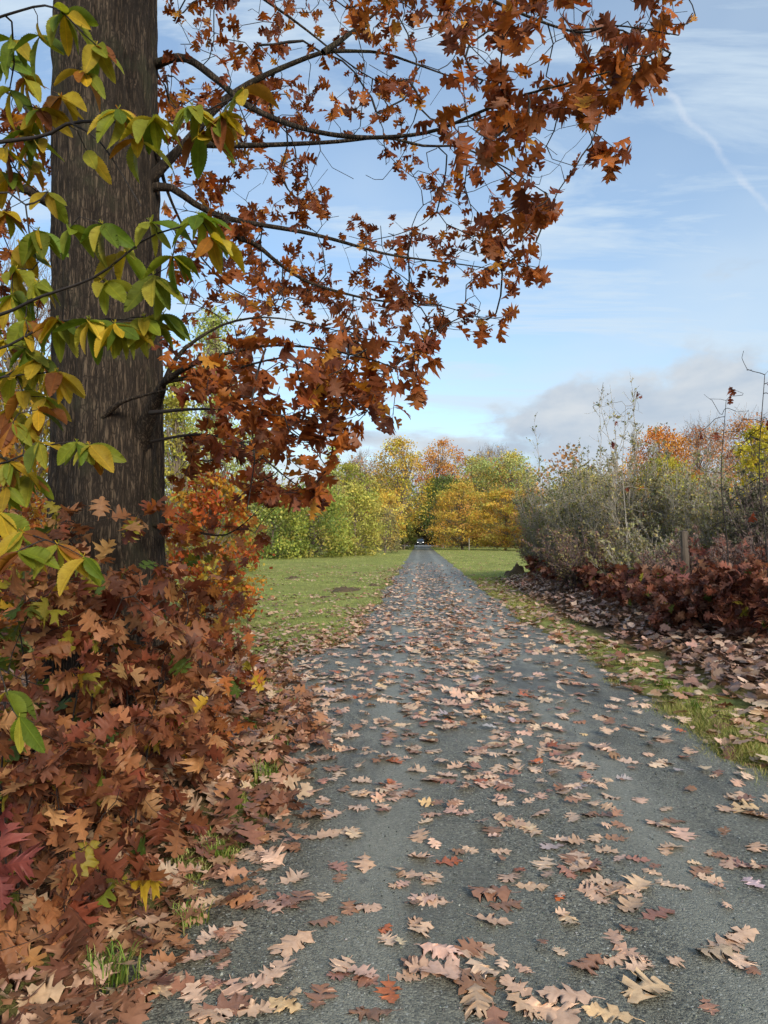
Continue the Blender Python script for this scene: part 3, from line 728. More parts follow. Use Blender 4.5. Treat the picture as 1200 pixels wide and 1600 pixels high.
# ---------------------------------------------------------------- sweet chestnut reaching in from the left
crr = np.random.default_rng(5)
b = at(-330, 842, 2.75); che_z = float(gh(np.array([b[0]]), np.array([b[1]]))[0])
che = root('chestnut_tree', (b[0], b[1], che_z), 'young chestnut with long green and yellow leaves in front of the oak trunk', 'tree')
stem = np.array([[b[0], b[1], che_z-.1], [b[0]-.05, b[1]+.03, .9], [b[0]+.02, b[1], 1.9], [b[0]-.02, b[1]-.05, 3.0], [b[0]+.1, b[1], 4.2]])
sk = Skel(); Q = sk.limb(stem); V, Fq = tube(Q, np.linspace(.05, .014, len(Q)), 10); add('trunk', mesh_data('trunk', V, Fq, M_LIMB), che)
CL = [
 (ramp([(-330,300),(-120,240),(0,222),(70,212),(110,192),(180,190),(250,192),(310,178),(385,142)], 2.75, 2.45), .012),
 (ramp([(110,192),(150,215),(180,255),(220,322)], 2.6, 2.55), .004),
 (ramp([(-330,120),(-100,60),(20,20),(80,10),(130,50)], 2.8, 2.4), .009),
 (ramp([(-330,560),(-120,520),(0,492),(60,465),(150,432),(230,372),(300,350)], 2.75, 2.3), .010),
 (ramp([(-330,600),(-100,560),(0,545),(80,505),(150,500),(230,500),(255,500)], 2.75, 2.5), .008),
 (ramp([(-330,700),(-120,620),(0,590),(50,585),(85,580)], 2.75, 2.7), .007),
 (ramp([(-330,820),(-120,745),(0,725),(60,700),(110,690),(140,695)], 2.75, 2.6), .008),
 (ramp([(-330,900),(-120,850),(-20,840),(40,835),(90,850)], 2.75, 2.3), .007),
 (ramp([(-330,420),(-100,330),(0,300),(40,320),(45,370),(60,410)], 2.75, 2.9), .009),
]
for pts, ra in CL:
    Q = sk.limb(pts, .07); V, Fq = tube(Q, np.linspace(ra, .0022, len(Q)), 7); add('branch', mesh_data('branch', V, Fq, M_TWIG), che)
CC = [  # whorls: px, py, depth, leaves, greenness
 (100,20,2.5,6,.6),(150,70,2.5,5,.55),(60,55,2.6,4,.6),(20,60,2.7,4,.7),(130,110,2.5,4,.25),(15,140,2.8,5,.5),(60,170,2.8,6,.3),(95,150,2.8,5,.4),(30,200,2.9,6,.3),
 (185,170,2.5,5,.75),(240,185,2.5,6,.5),(215,215,2.55,3,.8),(300,165,2.45,6,.5),(345,180,2.45,7,.35),(380,140,2.42,3,.9),(310,205,2.5,4,.55),(135,235,2.7,2,.1),
 (235,345,2.35,4,.95),(160,350,2.4,6,.9),(110,355,2.5,4,.9),(310,335,2.3,6,.8),(330,370,2.3,5,.6),(270,400,2.35,5,.8),(240,430,2.4,4,.9),(195,395,2.5,3,.3),
 (60,360,2.8,6,.6),(30,380,2.9,5,.5),(165,440,2.5,3,.7),(60,440,2.7,6,.7),(20,460,2.8,6,.6),(40,500,2.7,6,.6),(90,500,2.6,7,.6),(140,500,2.5,7,.5),(180,505,2.45,7,.5),
 (225,495,2.5,6,.8),(255,490,2.5,4,.9),(60,560,2.7,5,.4),(90,580,2.7,5,.3),(20,580,2.8,6,.5),(60,640,2.7,4,.3),(20,660,2.7,5,.3),(120,690,2.6,5,.8),(140,695,2.6,3,.9),
 (60,690,2.65,4,.6),(15,720,2.7,5,.4),(10,640,2.9,5,.3),(35,830,2.4,6,.25),(90,850,2.3,4,.15),(30,860,2.3,5,.2),(130,870,2.3,3,.2),(0,800,2.5,4,.3),(-40,300,2.8,6,.5),(-50,480,2.8,6,.6),(-60,120,2.8,6,.6),
 (10,90,2.9,5,.6),(40,120,2.9,5,.4),(5,230,2.9,5,.3),(50,215,2.9,5,.4),(25,420,2.8,5,.5),(5,530,2.8,5,.5),(40,545,2.7,5,.5),(70,620,2.8,4,.3),(35,610,2.8,4,.4),(50,740,2.8,4,.5),(10,760,2.7,4,.3),(10,270,3.0,5,.2),(45,250,3.0,4,.2),(5,330,3.0,5,.3),(75,300,3.0,3,.4),(30,1120,2.1,3,1.0),(10,1080,2.3,3,.9)]
sk.grow(np.array([at(*c[:3]) for c in CC]), crr, .06, .05, .008)
P0, P1, ra, rb = sk.twig_edges(.0016, .4, .006); V, Fq = edges_mesh(P0, P1, ra, rb, 5); add('twigs', mesh_data('twigs', V, Fq, M_TWIG), che, kind='stuff')
GR = [S(122, 132, 42), S(140, 144, 50), S(98, 116, 40), S(160, 154, 56)]; YL = [S(182, 152, 44), S(162, 140, 44), S(150, 100, 40), S(192, 166, 60), S(124, 76, 44)]
ms = [mesh_data('leaf', tv, tf, M_CHE_O, None, tu) for tv, tf, tu in T_CHE]
for cx, cyy, d, k, gnn in CC:
    c = at(cx, cyy, d); a0 = crr.random()*6.283
    for q in range(int(k*1.45) if cyy < 760 else k):
        a = a0+q*2.4
        ax = np.array([math.cos(a)*.75+.25, math.sin(a)*.55, -.55-.5*crr.random()]); ax = unit(ax+crr.normal(0, .18, 3))
        R = frames(ax[None], np.array([[crr.normal(0, .4), crr.normal(-.5, .4), 1.0]]), crr.normal(0, .45, 1))[0]
        isg = crr.random() < gnn
        add('leaf', ms[crr.integers(len(ms))], che, pal(GR if isg else YL, 1, .12, None if isg else [4, 4, 2.5, 2, 1.5])[0], mat4(R, crr.uniform(.095, .155), c))

# ---------------------------------------------------------------- oak saplings under the trees
SAPC = [S(152, 100, 66), S(132, 82, 56), S(172, 118, 78), S(108, 68, 51), S(192, 144, 98), S(138, 78, 56)]
def sapling(name, bx, by, h, spread, nat, label, group, r, colors=SAPC, w=None, leafsize=(.11, .18), parts=True, per=3, end=2, maxparts=90, greens=0.0, cat='sapling'):
    z0 = float(gh(np.array([bx]), np.array([by]))[0]); rt = root(name, (bx, by, z0), label, cat, group)
    sk = Skel(); k = r.integers(2, 4)
    for q in range(k):
        a = r.random()*6.283; e = np.array([math.cos(a), math.sin(a), 0])*spread*.45*r.uniform(.4, 1)
        pts = np.array([[bx, by, z0-.05], [bx, by, z0+h*.3], [bx, by, z0+h*.62], [bx, by, z0+h*.92*r.uniform(.75, 1)]])+np.linspace(0, 1, 4)[:, None]**1.3*e+r.normal(0, .02, (4, 3))*[[0], [1], [1], [1]]
        Q = sk.limb(pts, .07); V, Fq = tube(Q, np.linspace(.004+.0025*h, .0015, len(Q)), 6); add('stem', mesh_data('stem', V, Fq, M_TWIG), rt)
    A = np.c_[r.normal(0, spread*.5, (nat, 2)), r.uniform(.12, 1.0, nat)*h]+[bx, by, z0]
    A = A[A[:, 2] > z0+.08]
    sk.grow(A, r, .07, .06, .01)
    P0, P1, ra, rb = sk.twig_edges(.0013, .42, .006); V, Fq = edges_mesh(P0, P1, ra, rb, 4); add('twigs', mesh_data('twigs', V, Fq, M_TWIG), rt, kind='stuff')
    pos, R, s = twig_leaves(sk, r, per, .7, end, .5, .75, leafsize)
    pos[:, 2] = np.maximum(pos[:, 2], gh(pos[:, 0], pos[:, 1])+.05)
    ok = (left_edge(pos[:, 1])+.22 > pos[:, 0]) | (right_edge(pos[:, 1])-.1 < pos[:, 0]); pos, R, s = pos[ok], R[ok], s[ok]
    col = pal(colors, len(pos), .15, w)
    if greens:
        gm = r.random(len(pos)) < greens; col[gm] = pal([S(112, 118, 46), S(150, 140, 50), S(84, 104, 44), S(186, 150, 48)], int(gm.sum()))
    split_leaves(rt, 'leaf', T_OAK_HI, T_OAK_MD if parts else T_OAK_LO, pos, R, s, col, M_LEAF_O, M_LEAF_A, np.full(len(pos), parts), 'leaves', maxparts)
    return rt
srr = np.random.default_rng(21)
LS = [ # px, depth, height, spread, attractors, label, greens
 (40,2.9,.78,.36,20,'oak sapling with rusty leaves at the left edge of the picture, low down',.06),
 (140,2.95,.70,.36,24,'oak sapling with large tan and peach leaves, nearest on the bank',.05),
 (215,3.6,.66,.34,22,'low oak sapling with brown leaves between the bank and the grass tufts',.03),
 (10,3.2,1.25,.45,30,'oak sapling with some yellow green leaves by the left frame edge',.35),
 (120,3.6,1.32,.46,46,'oak sapling with dense copper leaves directly before the trunk',.04),
 (215,4.0,1.22,.50,48,'oak sapling with drooping red brown leaves below the trunk',.04),
 (262,4.4,.95,.42,34,'oak sapling with glossy rust leaves just past the trunk base',.04),
 (305,5.1,.9,.38,30,'oak sapling leaning over the path edge with orange brown leaves',.05),
 (285,6.0,1.4,.45,30,'taller oak sapling behind the trunk with orange leaves',.12),
 (350,6.9,.9,.34,24,'oak sapling farthest along the left path edge, past the trunk',.06),
 (60,4.3,1.45,.6,46,'oak sapling beside the trunk on its left, brown leaves',.15),
 (-25,2.35,.62,.16,5,'crimson leaved oak seedling in the lower left corner',0),
 (210,5.9,1.5,.5,26,'oak sapling hidden half behind the trunk, orange brown',.12),
]
for (pxx, dd, hh, sp_, na, lab, gr) in LS:
    bx, by = ground_at(pxx, dd)
    cs = SAPC if 'crimson' not in lab else [S(146, 80, 74), S(130, 68, 62)]
    if 'orange' in lab: cs = [S(168, 104, 58), S(146, 86, 52), S(182, 120, 62), S(126, 72, 50)]
    sapling('oak_sapling', bx, by, hh, sp_, na, lab, 'oak saplings round the big oak', srr, cs, None, (.09, .155), True, 3, 2, 80, gr)

# ---------------------------------------------------------------- leaf litter on the banks and verges
LITC = [S(188, 154, 126), S(170, 130, 102), S(150, 108, 80), S(132, 90, 66), S(200, 168, 138), S(116, 78, 60), S(162, 112, 74)]
REDL = [S(150, 118, 100), S(126, 96, 80), S(172, 140, 120), S(108, 82, 68), S(192, 162, 142)]
def litter(x, y, s, col, temps, lift=.0, tilt=.35):
    n = len(x); z = surf_z(x, y)+.006+lift*rng.random(n)
    a = rng.random(n)*6.283; ax = np.stack([np.cos(a), np.sin(a), rng.normal(0, tilt*.6, n)], 1)
    up = np.c_[rng.normal(0, tilt, (n, 2)), np.where(rng.random(n) < .35, -1.0, 1.0)]
    R = frames(ax, up); P = np.stack([x, y, z], 1) - unit(ax)*s[:, None]*.5
    P[:, 2] = z+.004
    P[:, 2] += .5*s*np.abs(unit(ax)[:, 2])
    return batch(temps, P, R, s, col)
def merge4(L):
    Vs, Fs, Us, Cs, o = [], [], [], [], 0
    for V, Fc, U, C in L:
        Vs.append(V); Fs.append(Fc+o); Us.append(U); Cs.append(C); o += len(V)
    return np.concatenate(Vs), np.concatenate(Fs), np.concatenate(Us), np.concatenate(Cs)
L = []
n = 4600; y = 2.0+6.8*rng.random(n)**1.15; e_ = rng.random(n); x = left_edge(y)+.36-.16*smooth(4, 6, y)-.18*np.sin(y*3.1)-3.0*e_**1.1
m = ((y > 3.3) | (x > -3.2)) & (rng.random(n) < smooth(-.42, .14, left_edge(y)-x+.12*vnoise(np.stack([x*5, y*5, 0*x], 1)))); x, y = x[m], y[m]; n = len(x)
sz_ = rng.uniform(.09, .165, n); lc = pal(LITC, n, .13, [2, 3, 4, 4, 1.5, 3, 2]); nr_ = y < 3.6
L.append(litter(x[nr_], y[nr_], sz_[nr_], lc[nr_], T_LIT_HI, .05, .36)); L.append(litter(x[~nr_], y[~nr_], sz_[~nr_], lc[~nr_], T_LIT_MD, .06, .5))
V, Fc, U, C = merge4(L); tag(add('leaf_litter', mesh_data('leaf_litter', V, Fc, M_DEAD_A, C, U)), 'deep brown oak leaf litter covering the bank at the left', 'leaf litter', kind='stuff')
L = []
n = 9000; y = 3.6+24*rng.random(n)**1.5; dx = .6+3.1*rng.random(n)**.85; x = right_edge(y)+dx
cl = fbm(np.stack([x*1.3, y*1.3, 0*x+2], 1), 3); m = (rng.random(n) < smooth(.55, 1.15, dx+.35*cl)); x, y = x[m], y[m]; n = len(x)
sz_ = rng.uniform(.11, .18, n); lc = pal(REDL, n, .13, [3, 3, 3, 2, 2]); nr_ = y < 12
L.append(litter(x[nr_], y[nr_], sz_[nr_], lc[nr_], T_LIT_LO, .09, .5)); L.append(litter(x[~nr_], y[~nr_], sz_[~nr_], lc[~nr_], T_TINY, .09, .5))
V, Fc, U, C = merge4(L); tag(add('leaf_litter', mesh_data('leaf_litter', V, Fc, M_DEAD_A, C, U)), 'reddish brown leaf litter banked along the right verge', 'leaf litter', kind='stuff')
L = []
n = 8200; y = 8.0+34*rng.random(n)**1.9; x = left_edge(y)-.02-rng.random(n)**1.6*(.35*y); cl = fbm(np.stack([x*.8, y*.8, 0*x+4], 1), 3)
m = rng.random(n) < np.clip(.42+.8*cl+.9*smooth(13, 10, y)+.35*smooth(.8, 0, left_edge(y)-x), .03, 1); x, y = x[m], y[m]; n = len(x)
L.append(litter(x, y, rng.uniform(.08, .15, n), pal(LITC, n, .12, [4, 3, 2, 1, 4, 1, 1]), T_TINY, .02, .3))
n = 1100; y = 4.4+24*rng.random(n)**1.6; x = right_edge(y)+.0+.7*rng.random(n)
L.append(litter(x, y, rng.uniform(.09, .16, n), pal(LITC, n, .12, [4, 3, 2, 1, 4, 1, 1]), T_LIT_LO, .03, .3))
n = 500; y = 30+50*rng.random(n); x = right_edge(y)+9*rng.random(n)**1.5
L.append(litter(x, y, rng.uniform(.09, .15, n), pal(LITC, n, .12), T_LIT_LO, .02, .3))
V, Fc, U, C = merge4(L); tag(add('leaf_litter', mesh_data('leaf_litter', V, Fc, M_DEAD_A, C, U)), 'pale leaves strewn over the meadow grass and verge', 'leaf litter', kind='stuff')

# ---------------------------------------------------------------- leaves on the path
prr = np.random.default_rng(77)
HAND = [ # px, py, length m, colour key
 (1010,1548,.19,'y'),(950,1585,.17,'y'),(885,1560,.18,'p'),(860,1585,.20,'p'),(820,1578,.15,'p'),(700,1525,.20,'p'),(745,1545,.15,'b'),(690,1488,.17,'t'),(745,1485,.16,'p'),(655,1510,.14,'b'),
 (610,1550,.13,'o'),(580,1585,.15,'b'),(535,1512,.12,'p'),(455,1478,.20,'t'),(430,1525,.16,'t'),(445,1572,.13,'y'),(500,1558,.14,'b'),(355,1575,.18,'r'),(310,1497,.16,'t'),(345,1495,.11,'b'),
 (290,1545,.15,'b'),(305,1555,.11,'t'),(210,1555,.18,'y'),(205,1590,.18,'b'),(270,1475,.10,'t'),(260,1450,.15,'t'),(195,1445,.15,'y'),(465,1405,.18,'r'),(505,1440,.13,'b'),(395,1390,.14,'b'),
 (605,1468,.10,'t'),(675,1410,.14,'t'),(765,1400,.19,'b'),(790,1415,.15,'b'),(770,1440,.15,'p'),(660,1455,.13,'t'),(640,1370,.15,'p'),(570,1352,.17,'p'),(575,1420,.12,'p'),(460,1373,.14,'t'),
 (530,1372,.10,'b'),(505,1305,.17,'p'),(450,1320,.14,'b'),(425,1340,.16,'t'),(540,1298,.15,'p'),(655,1342,.14,'p'),(655,1310,.13,'p'),(850,1350,.15,'t'),(900,1345,.17,'t'),(915,1360,.16,'p'),
 (955,1390,.17,'p'),(1000,1385,.16,'p'),(1030,1428,.17,'r'),(985,1415,.15,'p'),(925,1392,.13,'p'),(875,1403,.07,'o'),(960,1465,.12,'p'),(985,1490,.15,'p'),(960,1500,.11,'p'),(1055,1505,.10,'p'),
 (1000,1510,.12,'t'),(1155,1465,.14,'t'),(1155,1505,.13,'t'),(1110,1375,.11,'t'),(1065,1388,.09,'t'),(1180,1325,.15,'p'),(1140,1265,.18,'p'),(1180,1275,.16,'p'),(1110,1335,.09,'t'),(1065,1305,.17,'p'),
 (1040,1330,.13,'p'),(1030,1290,.14,'t'),(875,1487,.07,'t'),(820,1515,.08,'p'),(505,1252,.13,'t'),(420,1255,.14,'p'),(345,1335,.13,'b'),(330,1405,.13,'t'),(285,1390,.16,'p'),(365,1455,.15,'t'),
 (390,1415,.15,'b'),(320,1350,.13,'b'),(560,1240,.16,'p'),(610,1230,.16,'p'),(640,1240,.14,'b'),(600,1260,.13,'p'),(770,1215,.13,'p'),(880,1240,.16,'p'),(915,1215,.14,'p'),(975,1215,.11,'l'),
 (845,1245,.12,'p'),(800,1290,.14,'p'),(830,1300,.15,'p'),(770,1300,.14,'b'),(735,1330,.10,'t'),(1000,1250,.12,'t'),(960,1180,.12,'o'),(905,1130,.12,'b'),(1085,1350,.07,'t')]
KEY = {'y': (S(222, 186, 142), 'yellow tan'), 'p': (S(206, 169, 142), 'pinkish tan'), 'b': (S(156, 114, 88), 'brown'), 't': (S(216, 182, 154), 'pale tan'), 'o': (S(178, 98, 58), 'orange brown'), 'r': (S(164, 118, 98), 'reddish brown'), 'l': (S(188, 168, 168), 'lilac grey')}
def unproj_ground(px, py):
    v = at(px, py, 1.0)-EYE; t = -(EYE[2]-.01)/v[2]; p = EYE+v*t; return p[0], p[1]
FL = [(*unproj_ground(a, b), c, k) for a, b, c, k in HAND]
for a, b, c, k in HAND[:]:
    if prr.random() < .5:
        x, y = unproj_ground(a, b); FL.append((x+prr.normal(0, .10), y+prr.normal(0, .08), c*prr.uniform(.6, .95), prr.choice(list('pptbr'))))
# windrows drifted over the path
def rho(y): return np.interp(y, [2.2, 3.0, 4.5, 7, 14, 22, 34, 48], [.09, .26, .58, 1, .9, .42, .18, .06])
def drop():
    while True:
        y = prr.uniform(2.2, 48); x = left_edge(y)+(right_edge(y)-left_edge(y))*prr.beta(1.05, 1.35)
        w = rho(y)*(.55 if abs(abs(x-.5)-.83) < .20 else 1.0)
        if prr.random() < w: return x, y
KS, KP = list('ptbyrol'), np.array([8, 8, 3.4, .8, 1.8, .7, .3])/23.0
for _ in range(300):
    x0, y0 = drop(); k = prr.integers(2, 6); a = prr.normal(0, .5)
    for _ in range(k):
        t = prr.normal(0, .17); x = x0+math.cos(a)*t+prr.normal(0, .05); y = y0+math.sin(a)*t+prr.normal(0, .07)
        if not left_edge(y)-.1 < x < right_edge(y)+.05 or y < 2.2: continue
        FL.append((x, y, prr.uniform(.085, .16), prr.choice(KS, p=KP)))
for _ in range(3000):
    x, y = drop(); FL.append((x, y, .055+.115*prr.random()**1.2, prr.choice(KS, p=KP)))
FL = [f for f in FL]
fx = np.array([f[0] for f in FL]); fy = np.array([f[1] for f in FL]); fs = np.array([f[2] for f in FL]); fz = surf_z(fx, fy)
appar = fs/np.maximum(fy, .5); order = np.argsort(-appar); hand_n = len(HAND)
sel = list(range(hand_n)) + [k for k in order if k >= hand_n][:300-hand_n]; selset = set(sel)
ms = [mesh_data('fallen_leaf', tv, tf, M_DEAD_O, None, tu) for tv, tf, tu in T_LIT_HI]
tz_ = [tv[:, 2].min() for tv, tf, tu in T_LIT_HI]
seen = {}
for k in sel:
    x, y, s, key = FL[k]; ci = prr.integers(len(ms)); a = prr.random()*6.283
    flip = prr.random() < .3
    tl = prr.normal(0, .10, 2)
    ax = np.array([math.cos(a), math.sin(a), tl[0]*.6]); R = frames(ax[None], np.array([[tl[0], tl[1], -1.0 if flip else 1.0]]))[0]
    tv = T_LIT_HI[ci][0]; W = (tv-[0, .5, 0])@R.T*s
    zlo = np.percentile(W[:, 2], 12)
    p = np.array([x, y, fz[k]-zlo+.002])
    o = add('fallen_leaf', ms[ci], None, pal([KEY[key][0]], 1, .10)[0], mat4(R, s, p-R@np.array([0, .5, 0])*s))
    pxx, pyy, _ = [float(v) for v in proj(p)]
    cname = KEY[key][1]
    lat = 'at left edge' if x < -.55 else 'left of centre' if x < .15 else 'mid path' if x < .75 else 'right of centre' if x < 1.35 else 'at right edge'
    row = 'nearest the camera' if y < 2.7 else 'in the close foreground' if y < 3.1 else 'in the foreground' if y < 3.7 else 'a few steps off' if y < 4.6 else 'several steps off' if y < 5.6 else 'farther up'
    size = 'large' if s > .15 else 'small' if s < .105 else 'medium'
    seen.setdefault((size, cname, lat, row), []).append((pxx, o))
ORD = ['first', 'second', 'third', 'fourth', 'fifth', 'sixth', 'seventh', 'eighth', 'ninth', 'tenth', 'eleventh', 'twelfth', 'thirteenth', 'fourteenth', 'fifteenth', 'sixteenth', 'seventeenth', 'eighteenth', 'nineteenth', 'twentieth', 'twenty-first', 'twenty-second', 'twenty-third', 'twenty-fourth', 'twenty-fifth', 'twenty-sixth', 'twenty-seventh', 'twenty-eighth']
for (size, cname, lat, row), os_ in seen.items():
    os_.sort(key=lambda q: q[0])
    for q, (_, o) in enumerate(os_):
        lab = f'{size} {cname} oak leaf {lat}, {row}' + ('' if len(os_) == 1 else f', {ORD[min(q, 27)]} such from left')
        tag(o, lab, 'leaf', 'fallen oak leaves on the path')
rest = np.array([k for k in range(len(FL)) if k not in selset])
col = np.array([pal([KEY[FL[k][3]][0]], 1, .12)[0] for k in rest])
near = fy[rest] < 14
L = [litter(fx[rest][near], fy[rest][near], fs[rest][near], col[near], T_LIT_MD, .012, .22),
     litter(fx[rest][~near], fy[rest][~near], fs[rest][~near]*1.1, col[~near], T_TINY, .012, .2)]
V, Fc, U, C = merge4(L); tag(add('fallen_leaves', mesh_data('fallen_leaves', V, Fc, M_DEAD_A, C, U)), 'smaller and farther oak leaves strewn along the path', 'leaves', kind='stuff')

# ---------------------------------------------------------------- background trees and shrubs
def gz(x, y): return float(gh(np.array([x]), np.array([y]))[0])
def crown_points(r, n_cl, H, zb, Rr, shape):
    """clump centres inside a crown of height zb..H and radius Rr"""
    t = r.random(n_cl); 
    if shape == 'cone': prof = (1-t)**.8*(.35+.65*np.minimum(1, t*6)); t = t
    elif shape == 'round': prof = np.sqrt(np.clip(1-(2*t-1)**2, 0, 1))*.95+.08
    elif shape == 'dome': prof = np.sqrt(np.clip(1-t**2.2, 0, 1))*(.75+.25*np.minimum(1, t*5))+.05
    else: prof = np.clip(np.sin(np.pi*np.clip(t*.9+.08, 0, 1)), 0, 1)**.6
    a = r.random(n_cl)*6.283; lob = 1+.22*np.sin(3*a+r.random()*6)+.12*np.sin(7*a+t*9)
    q = np.sqrt(r.random(n_cl))**.55*prof*Rr*lob
    return np.stack([q*np.cos(a), q*np.sin(a), zb+(H-zb)*t], 1)
DIA = np.array([(0, -.5, 0), (.34, 0, .06), (0, .5, 0), (-.34, 0, .06)])
def leaf_quads(pos, s, col, r, up=.6):
    n = len(pos); nr = unit(r.normal(size=(n, 3))+[0, 0, up]); R = frames(r.normal(size=(n, 3)), nr)
    V = np.einsum('nij,kj->nki', R, DIA)*s[:, None, None]+pos[:, None]
    Fq = np.arange(n*4).reshape(n, 4)
    return V.reshape(-1, 3), Fq, np.repeat(col, 4, 0)
def far_tree(name, label, cat, group, px, d, top, wpx, colors, shape='round', cb=.15, ncl=120, m=55, leaf=.30, flat=.7, trunk=True, w=None, bare=0, seed=0, barkm=None, wig=.125, bx=None):
    r = np.random.default_rng(1000+seed)
    bx, by = ground_at(px, d) if bx is None else bx
    z0 = gz(bx, by); H = (842-top)/F_PX*d+EYE[2]-z0; Rr = wpx/2/F_PX*d
    rt = root(name, (bx, by, z0), label, cat, group)
    C = crown_points(r, ncl, H*.96, H*cb, Rr*.92, shape); C = C+[bx, by, z0]
    # wood
    tt = np.linspace(0, 1, 9); sway = np.cumsum(r.normal(0, .012*H, (9, 2)), 0); T = np.c_[bx+sway[:, 0]*tt, by+sway[:, 1]*tt, z0-.1+tt*H*.9]
    V, Fq = tube(resample(T, H/24), np.linspace(.018*H+.03, .012, len(resample(T, H/24))), 8)
    add('trunk', mesh_data('trunk', V, Fq, barkm or M_FARBARK), rt)
    k = np.clip(((C[:, 2]-z0)/H-.18)*r.uniform(.75, .95, ncl), .06, .88)
    B = np.stack([np.interp(k, tt*.9, T[:, q]) for q in range(3)], 1); B[:, 2] = z0+k*H
    Mi = (B+C)/2+np.c_[r.normal(0, .05*H*.3, (ncl, 2)), -.02*H*np.ones(ncl)]
    P0 = np.vstack([B, Mi]); P1 = np.vstack([Mi, C]); rb = np.r_[np.full(ncl, .0035*H), np.full(ncl, .0022*H)]
    V1, F1 = edges_mesh(P0, P1, rb, rb*.6, 4)
    if bare:
        nb = bare; idx = r.integers(0, ncl, nb); st = C[idx]+r.normal(0, Rr*.10, (nb, 3)); dr = unit(r.normal(0, .55, (nb, 3))+unit(C[idx]-[bx, by, z0+H*.25])*.7+[0, 0, .6])
        V2, F2 = edges_mesh(st, st+dr*r.uniform(.04, .13, (nb, 1))*H, .0011*H, .0005*H, 3)
        V1, F1 = join([(V1, F1), (V2, F2)])
    add('limbs', mesh_data('limbs', V1, F1, barkm or M_FARBARK), rt, kind='stuff')
    if m:
        m = int(m*.82); cc = pal(colors, ncl, .17, w); n = ncl*m; idx = np.repeat(np.arange(ncl), m); sg = wig*Rr+.12*leaf
        pos = C[idx]+r.normal(0, 1, (n, 3))*[sg, sg, sg*flat]
        pos[:, 2] = np.maximum(pos[:, 2], z0+.1)
        col = np.clip(cc[idx]*(1+r.normal(0, .16, (n, 1))), .005, .9)
        V, Fq, C4 = leaf_quads(pos, leaf*r.uniform(.6, 1.3, n), col, r)
        add('crown', mesh_data('crown', V, Fq, M_FAR, C4, None, False), rt)
    return rt
BR = 1.0
YG = [S(176, 170, 70), S(158, 160, 66), S(190, 176, 76), S(140, 148, 62)]
YE = [S(218, 184, 84), S(208, 170, 72), S(226, 196, 100), S(200, 158, 72)]
ORG = [S(214, 148, 70), S(204, 132, 62), S(220, 164, 82), S(194, 128, 68)]
YO = [S(224, 192, 86), S(214, 172, 76), S(200, 184, 86), S(206, 156, 76), S(184, 172, 84), S(192, 148, 80)]
LG = [S(172, 180, 112), S(158, 170, 104), S(188, 188, 122)]
DG = [S(136, 148, 72), S(154, 162, 78), S(116, 132, 66), S(176, 172, 84)]
OL = [S(148, 138, 92), S(132, 124, 84), S(164, 150, 98)]
PK = [S(204, 164, 138), S(196, 150, 124), S(212, 176, 148)]
